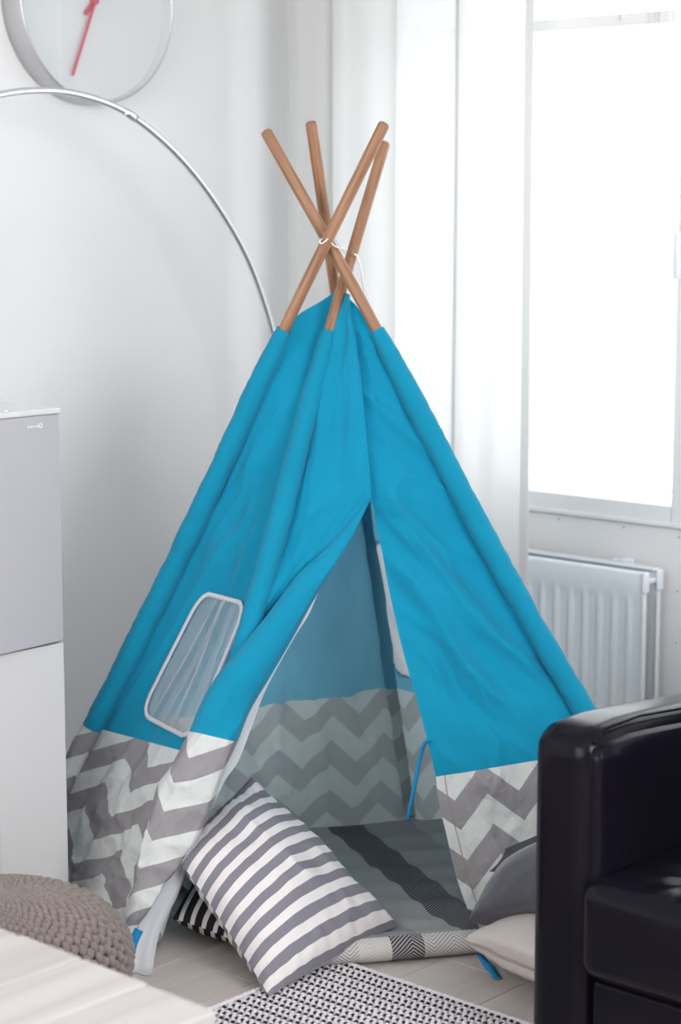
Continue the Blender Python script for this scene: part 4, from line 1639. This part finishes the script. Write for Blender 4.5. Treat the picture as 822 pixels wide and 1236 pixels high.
# grey velour cushion on top of it, leaning on the teepee
g00 = at(566, 1111, 3.735)
g10 = np.array(RW(1.885, -1.165, 0.185))
g11 = np.array(RW(1.90, -0.83, 0.27))
g01 = at(604, 1046, 3.90)
t, o, org, out, rim = pillow('grey_cushion', 'grey velour cushion resting on the cream cushion', 'cushion', (g00, g10, g11, g01), 0.080, M['velvet'], seed=11.0, wr=0.004, bow=0.05, over=0.022, over_a=0.0)
V, Fc = tube(rim, 0.0026, 6, cap=False)
mesh_obj('piping', V - org, Fc, M['velvet'], t)

# charcoal cushion behind, its corner showing
k00 = at(590, 1052, 3.885)
k10 = np.array(RW(1.85, -0.86, 0.14))
k11 = np.array(RW(1.86, -0.82, 0.36))
k01 = at(610, 1024, 3.92)
t, o, org, out, rim = pillow('charcoal_cushion', 'charcoal cushion wedged between the grey cushion and the teepee', 'cushion', (k00, k10, k11, k01), 0.02, M['charcoal'], seed=14.0, wr=0.002, bow=0.04)

# ================================================================== BLANKET inside the teepee
fA, fB = flo(330, 1170, 0.0), flo(578, 1148, 0.0)
e1 = fB - fA
e1 /= np.linalg.norm(e1)
s0_, s1_ = flo(424, 1003, 0.03), flo(566, 1117, 0.03)      # the middle of the dark stripe
e2 = s0_ - s1_
e2 /= np.linalg.norm(e2)
bk = thing('woven_throw', 'folded grey plaid woven throw spread on the floor inside the teepee', 'blanket', Vector((0.1, 4.1, 0)))
bo = np.array([0.1, 4.1, 0.0])
nU, nV2 = 90, 120
VB = 0.98
# u measured across the stripes from the dark stripe, v along them
xs2 = np.linspace(-0.42, 0.30, nU + 1)
vs2 = np.linspace(-0.02, VB, nV2 + 1)
PP = np.zeros((nV2 + 1, nU + 1, 3))
UVb = np.zeros((nV2 + 1, nU + 1, 2))
front_c = fB + e1 * 0.0
nf_ = np.array([-e1[1], e1[0], 0])
for i, q in enumerate(np.linspace(0, 1, nV2 + 1)):
    for j, x in enumerate(np.linspace(0, 1, nU + 1)):
        # left edge / right edge run in the stripe direction
        L0, R0 = fA, fB
        Ltop = np.array([-0.50, 4.38, 0])
        Rtop = np.array([0.27, 4.55, 0])
        p = (L0 * (1 - x) + R0 * x) * (1 - q) + (Ltop * (1 - x) + Rtop * x) * q
        PP[i, j] = p
dd0 = PP - s1_
dd0[..., 2] = 0
det = e1[0] * e2[1] - e1[1] * e2[0]
uu = (dd0[..., 0] * e2[1] - dd0[..., 1] * e2[0]) / det
vv = (e1[0] * dd0[..., 1] - e1[1] * dd0[..., 0]) / det
UVb[..., 0] = uu + 0.042
UVb[..., 1] = vv
wave = 0.0032 * np.sin(vv * 2 * math.pi / 0.115 + 1.2 * np.sin(uu * 6)) + 0.006 * perlin(PP * 7 + 4) + 0.002 * perlin(PP * 30)
qq = np.linspace(0, 1, nV2 + 1)[:, None]
roll = 0.028 + 0.030 * np.exp(-(qq * 0.9 / 0.07)) - 0.012 * np.exp(-(qq * 0.7 / 0.018))
PP[..., 2] = roll + wave * np.clip(qq * 12, 0.1, 1)
PP[-1, :, 2] *= 0.3
top = mesh_obj('top_layer', PP.reshape(-1, 3) - bo, grid_faces(nV2, nU), M['blanket'], bk, uv=UVb.reshape(-1, 2))
# the rounded folded edge at the front
nA = 14
PF = np.zeros((nA + 1, nU + 1, 3))
UVf = np.zeros((nA + 1, nU + 1, 2))
for i in range(nA + 1):
    a = math.pi * i / nA
    for j in range(nU + 1):
        x = j / nU
        base = fA * (1 - x) + fB * x
        hgt = PP[0, j, 2]
        out_ = 0.034 * math.sin(a)
        PF[i, j] = base - nf_ * out_ + np.array([0, 0, hgt / 2 + hgt / 2 * math.cos(a)])
        PF[i, j, 2] = max(PF[i, j, 2], 0.002)
        UVf[i, j] = (np.dot(base - flo(463, 1150), e1), -0.075 * i / nA)
fo = mesh_obj('folded_edge', PF.reshape(-1, 3) - bo, grid_faces(nA, nU), M['blanket_fold'], bk, uv=UVf.reshape(-1, 2))
fo['label'] = 'paler rolled front edge with a dark block'

# ================================================================== RUG
rg = thing('woven_rug', 'white flat woven rug dotted with dark yarn in the foreground', 'rug', RW(1.385, -1.36, 0.0), ROT)
RL, RWD = 0.56, 0.90
box_obj('backing', 0.0, RL, -RWD, 0.0, 0.0, 0.0052, M['rug_white'], rg)
px_, py_ = 0.0148, 0.0094
kx, ky = int((RL - 0.012) / px_), int((RWD - 0.012) / py_)
hx, hy = px_ * 0.40, py_ * 0.49
unit_v = np.array([(-hx, -hy * .8, 0), (hx, -hy * .8, 0), (hx, hy * .8, 0), (-hx, hy * .8, 0),
                   (-hx * .62, -hy, 0.0030), (hx * .62, -hy, 0.0030), (hx * .62, hy, 0.0030), (-hx * .62, hy, 0.0030),
                   (-hx * .35, -hy * .4, 0.0048), (hx * .35, -hy * .4, 0.0048), (hx * .35, hy * .4, 0.0048), (-hx * .35, hy * .4, 0.0048)])
unit_f = [(0, 1, 5, 4), (1, 2, 6, 5), (2, 3, 7, 6), (3, 0, 4, 7), (4, 5, 9, 8), (5, 6, 10, 9), (6, 7, 11, 10), (7, 4, 8, 11), (8, 9, 10, 11)]
I, J = np.meshgrid(np.arange(kx), np.arange(ky))
cx_ = 0.012 + (I + 0.5 * (J % 2)) * px_
cy_ = -(0.012 + J * py_)
cxy = np.stack([cx_.ravel(), cy_.ravel(), np.full(cx_.size, 0.0050)], -1)
jr = np.random.RandomState(5)
cxy[:, :2] += jr.normal(size=(len(cxy), 2)) * 0.0005
Vr = (cxy[:, None, :] + unit_v[None]).reshape(-1, 3)
fr_ = np.array(unit_f)
Fr = (fr_[None] + (np.arange(len(cxy)) * 12)[:, None, None]).reshape(-1, 4)
o = mesh_obj('knots', Vr, Fr.tolist(), M['rug_white'], rg)
o['kind'] = 'stuff'
# dark yarn showing between the knots
Id, Jd = np.meshgrid(np.arange(kx), np.arange(0, ky, 2))
cd_ = np.stack([(0.016 + (Id + 0.5 * ((Jd // 2) % 2)) * px_).ravel(), -(0.014 + Jd * py_).ravel(), np.full(Id.size, 0.0072)], -1)
cd_[:, :2] += jr.normal(size=(len(cd_), 2)) * 0.0005
cd_ = cd_[cd_[:, 0] < RL - 0.006]
Vd = (cd_[:, None, :] + (unit_v * np.array([0.0035 / hx, 0.0038 / hy, 0.9]))[None]).reshape(-1, 3)
Fd = (fr_[None] + (np.arange(len(cd_)) * 12)[:, None, None]).reshape(-1, 4)
o = mesh_obj('dark_stitches', Vd, Fd.tolist(), M['rug_dark'], rg)
o['kind'] = 'stuff'
o['label'] = 'dark yarn dots'
for pth in ([(0.0, 0.0, 0.006), (RL, 0.0, 0.006)], [(0.0, 0.0, 0.006), (0.0, -RWD, 0.006)], [(RL, 0.0, 0.006), (RL, -RWD, 0.006)], [(0.0, -RWD, 0.006), (RL, -RWD, 0.006)]):
    a, b = np.array(pth[0]), np.array(pth[1])
    n = 260
    ts = np.linspace(0, 1, n)
    path = a + (b - a) * ts[:, None]
    V, Fc = tube(path, 0.0052 + 0.0012 * np.sin(np.arange(n) * 1.9), 6)
    V[:, 2] = np.maximum(V[:, 2], 0.0008)
    mesh_obj('border', V, Fc, M['rug_white'], rg)
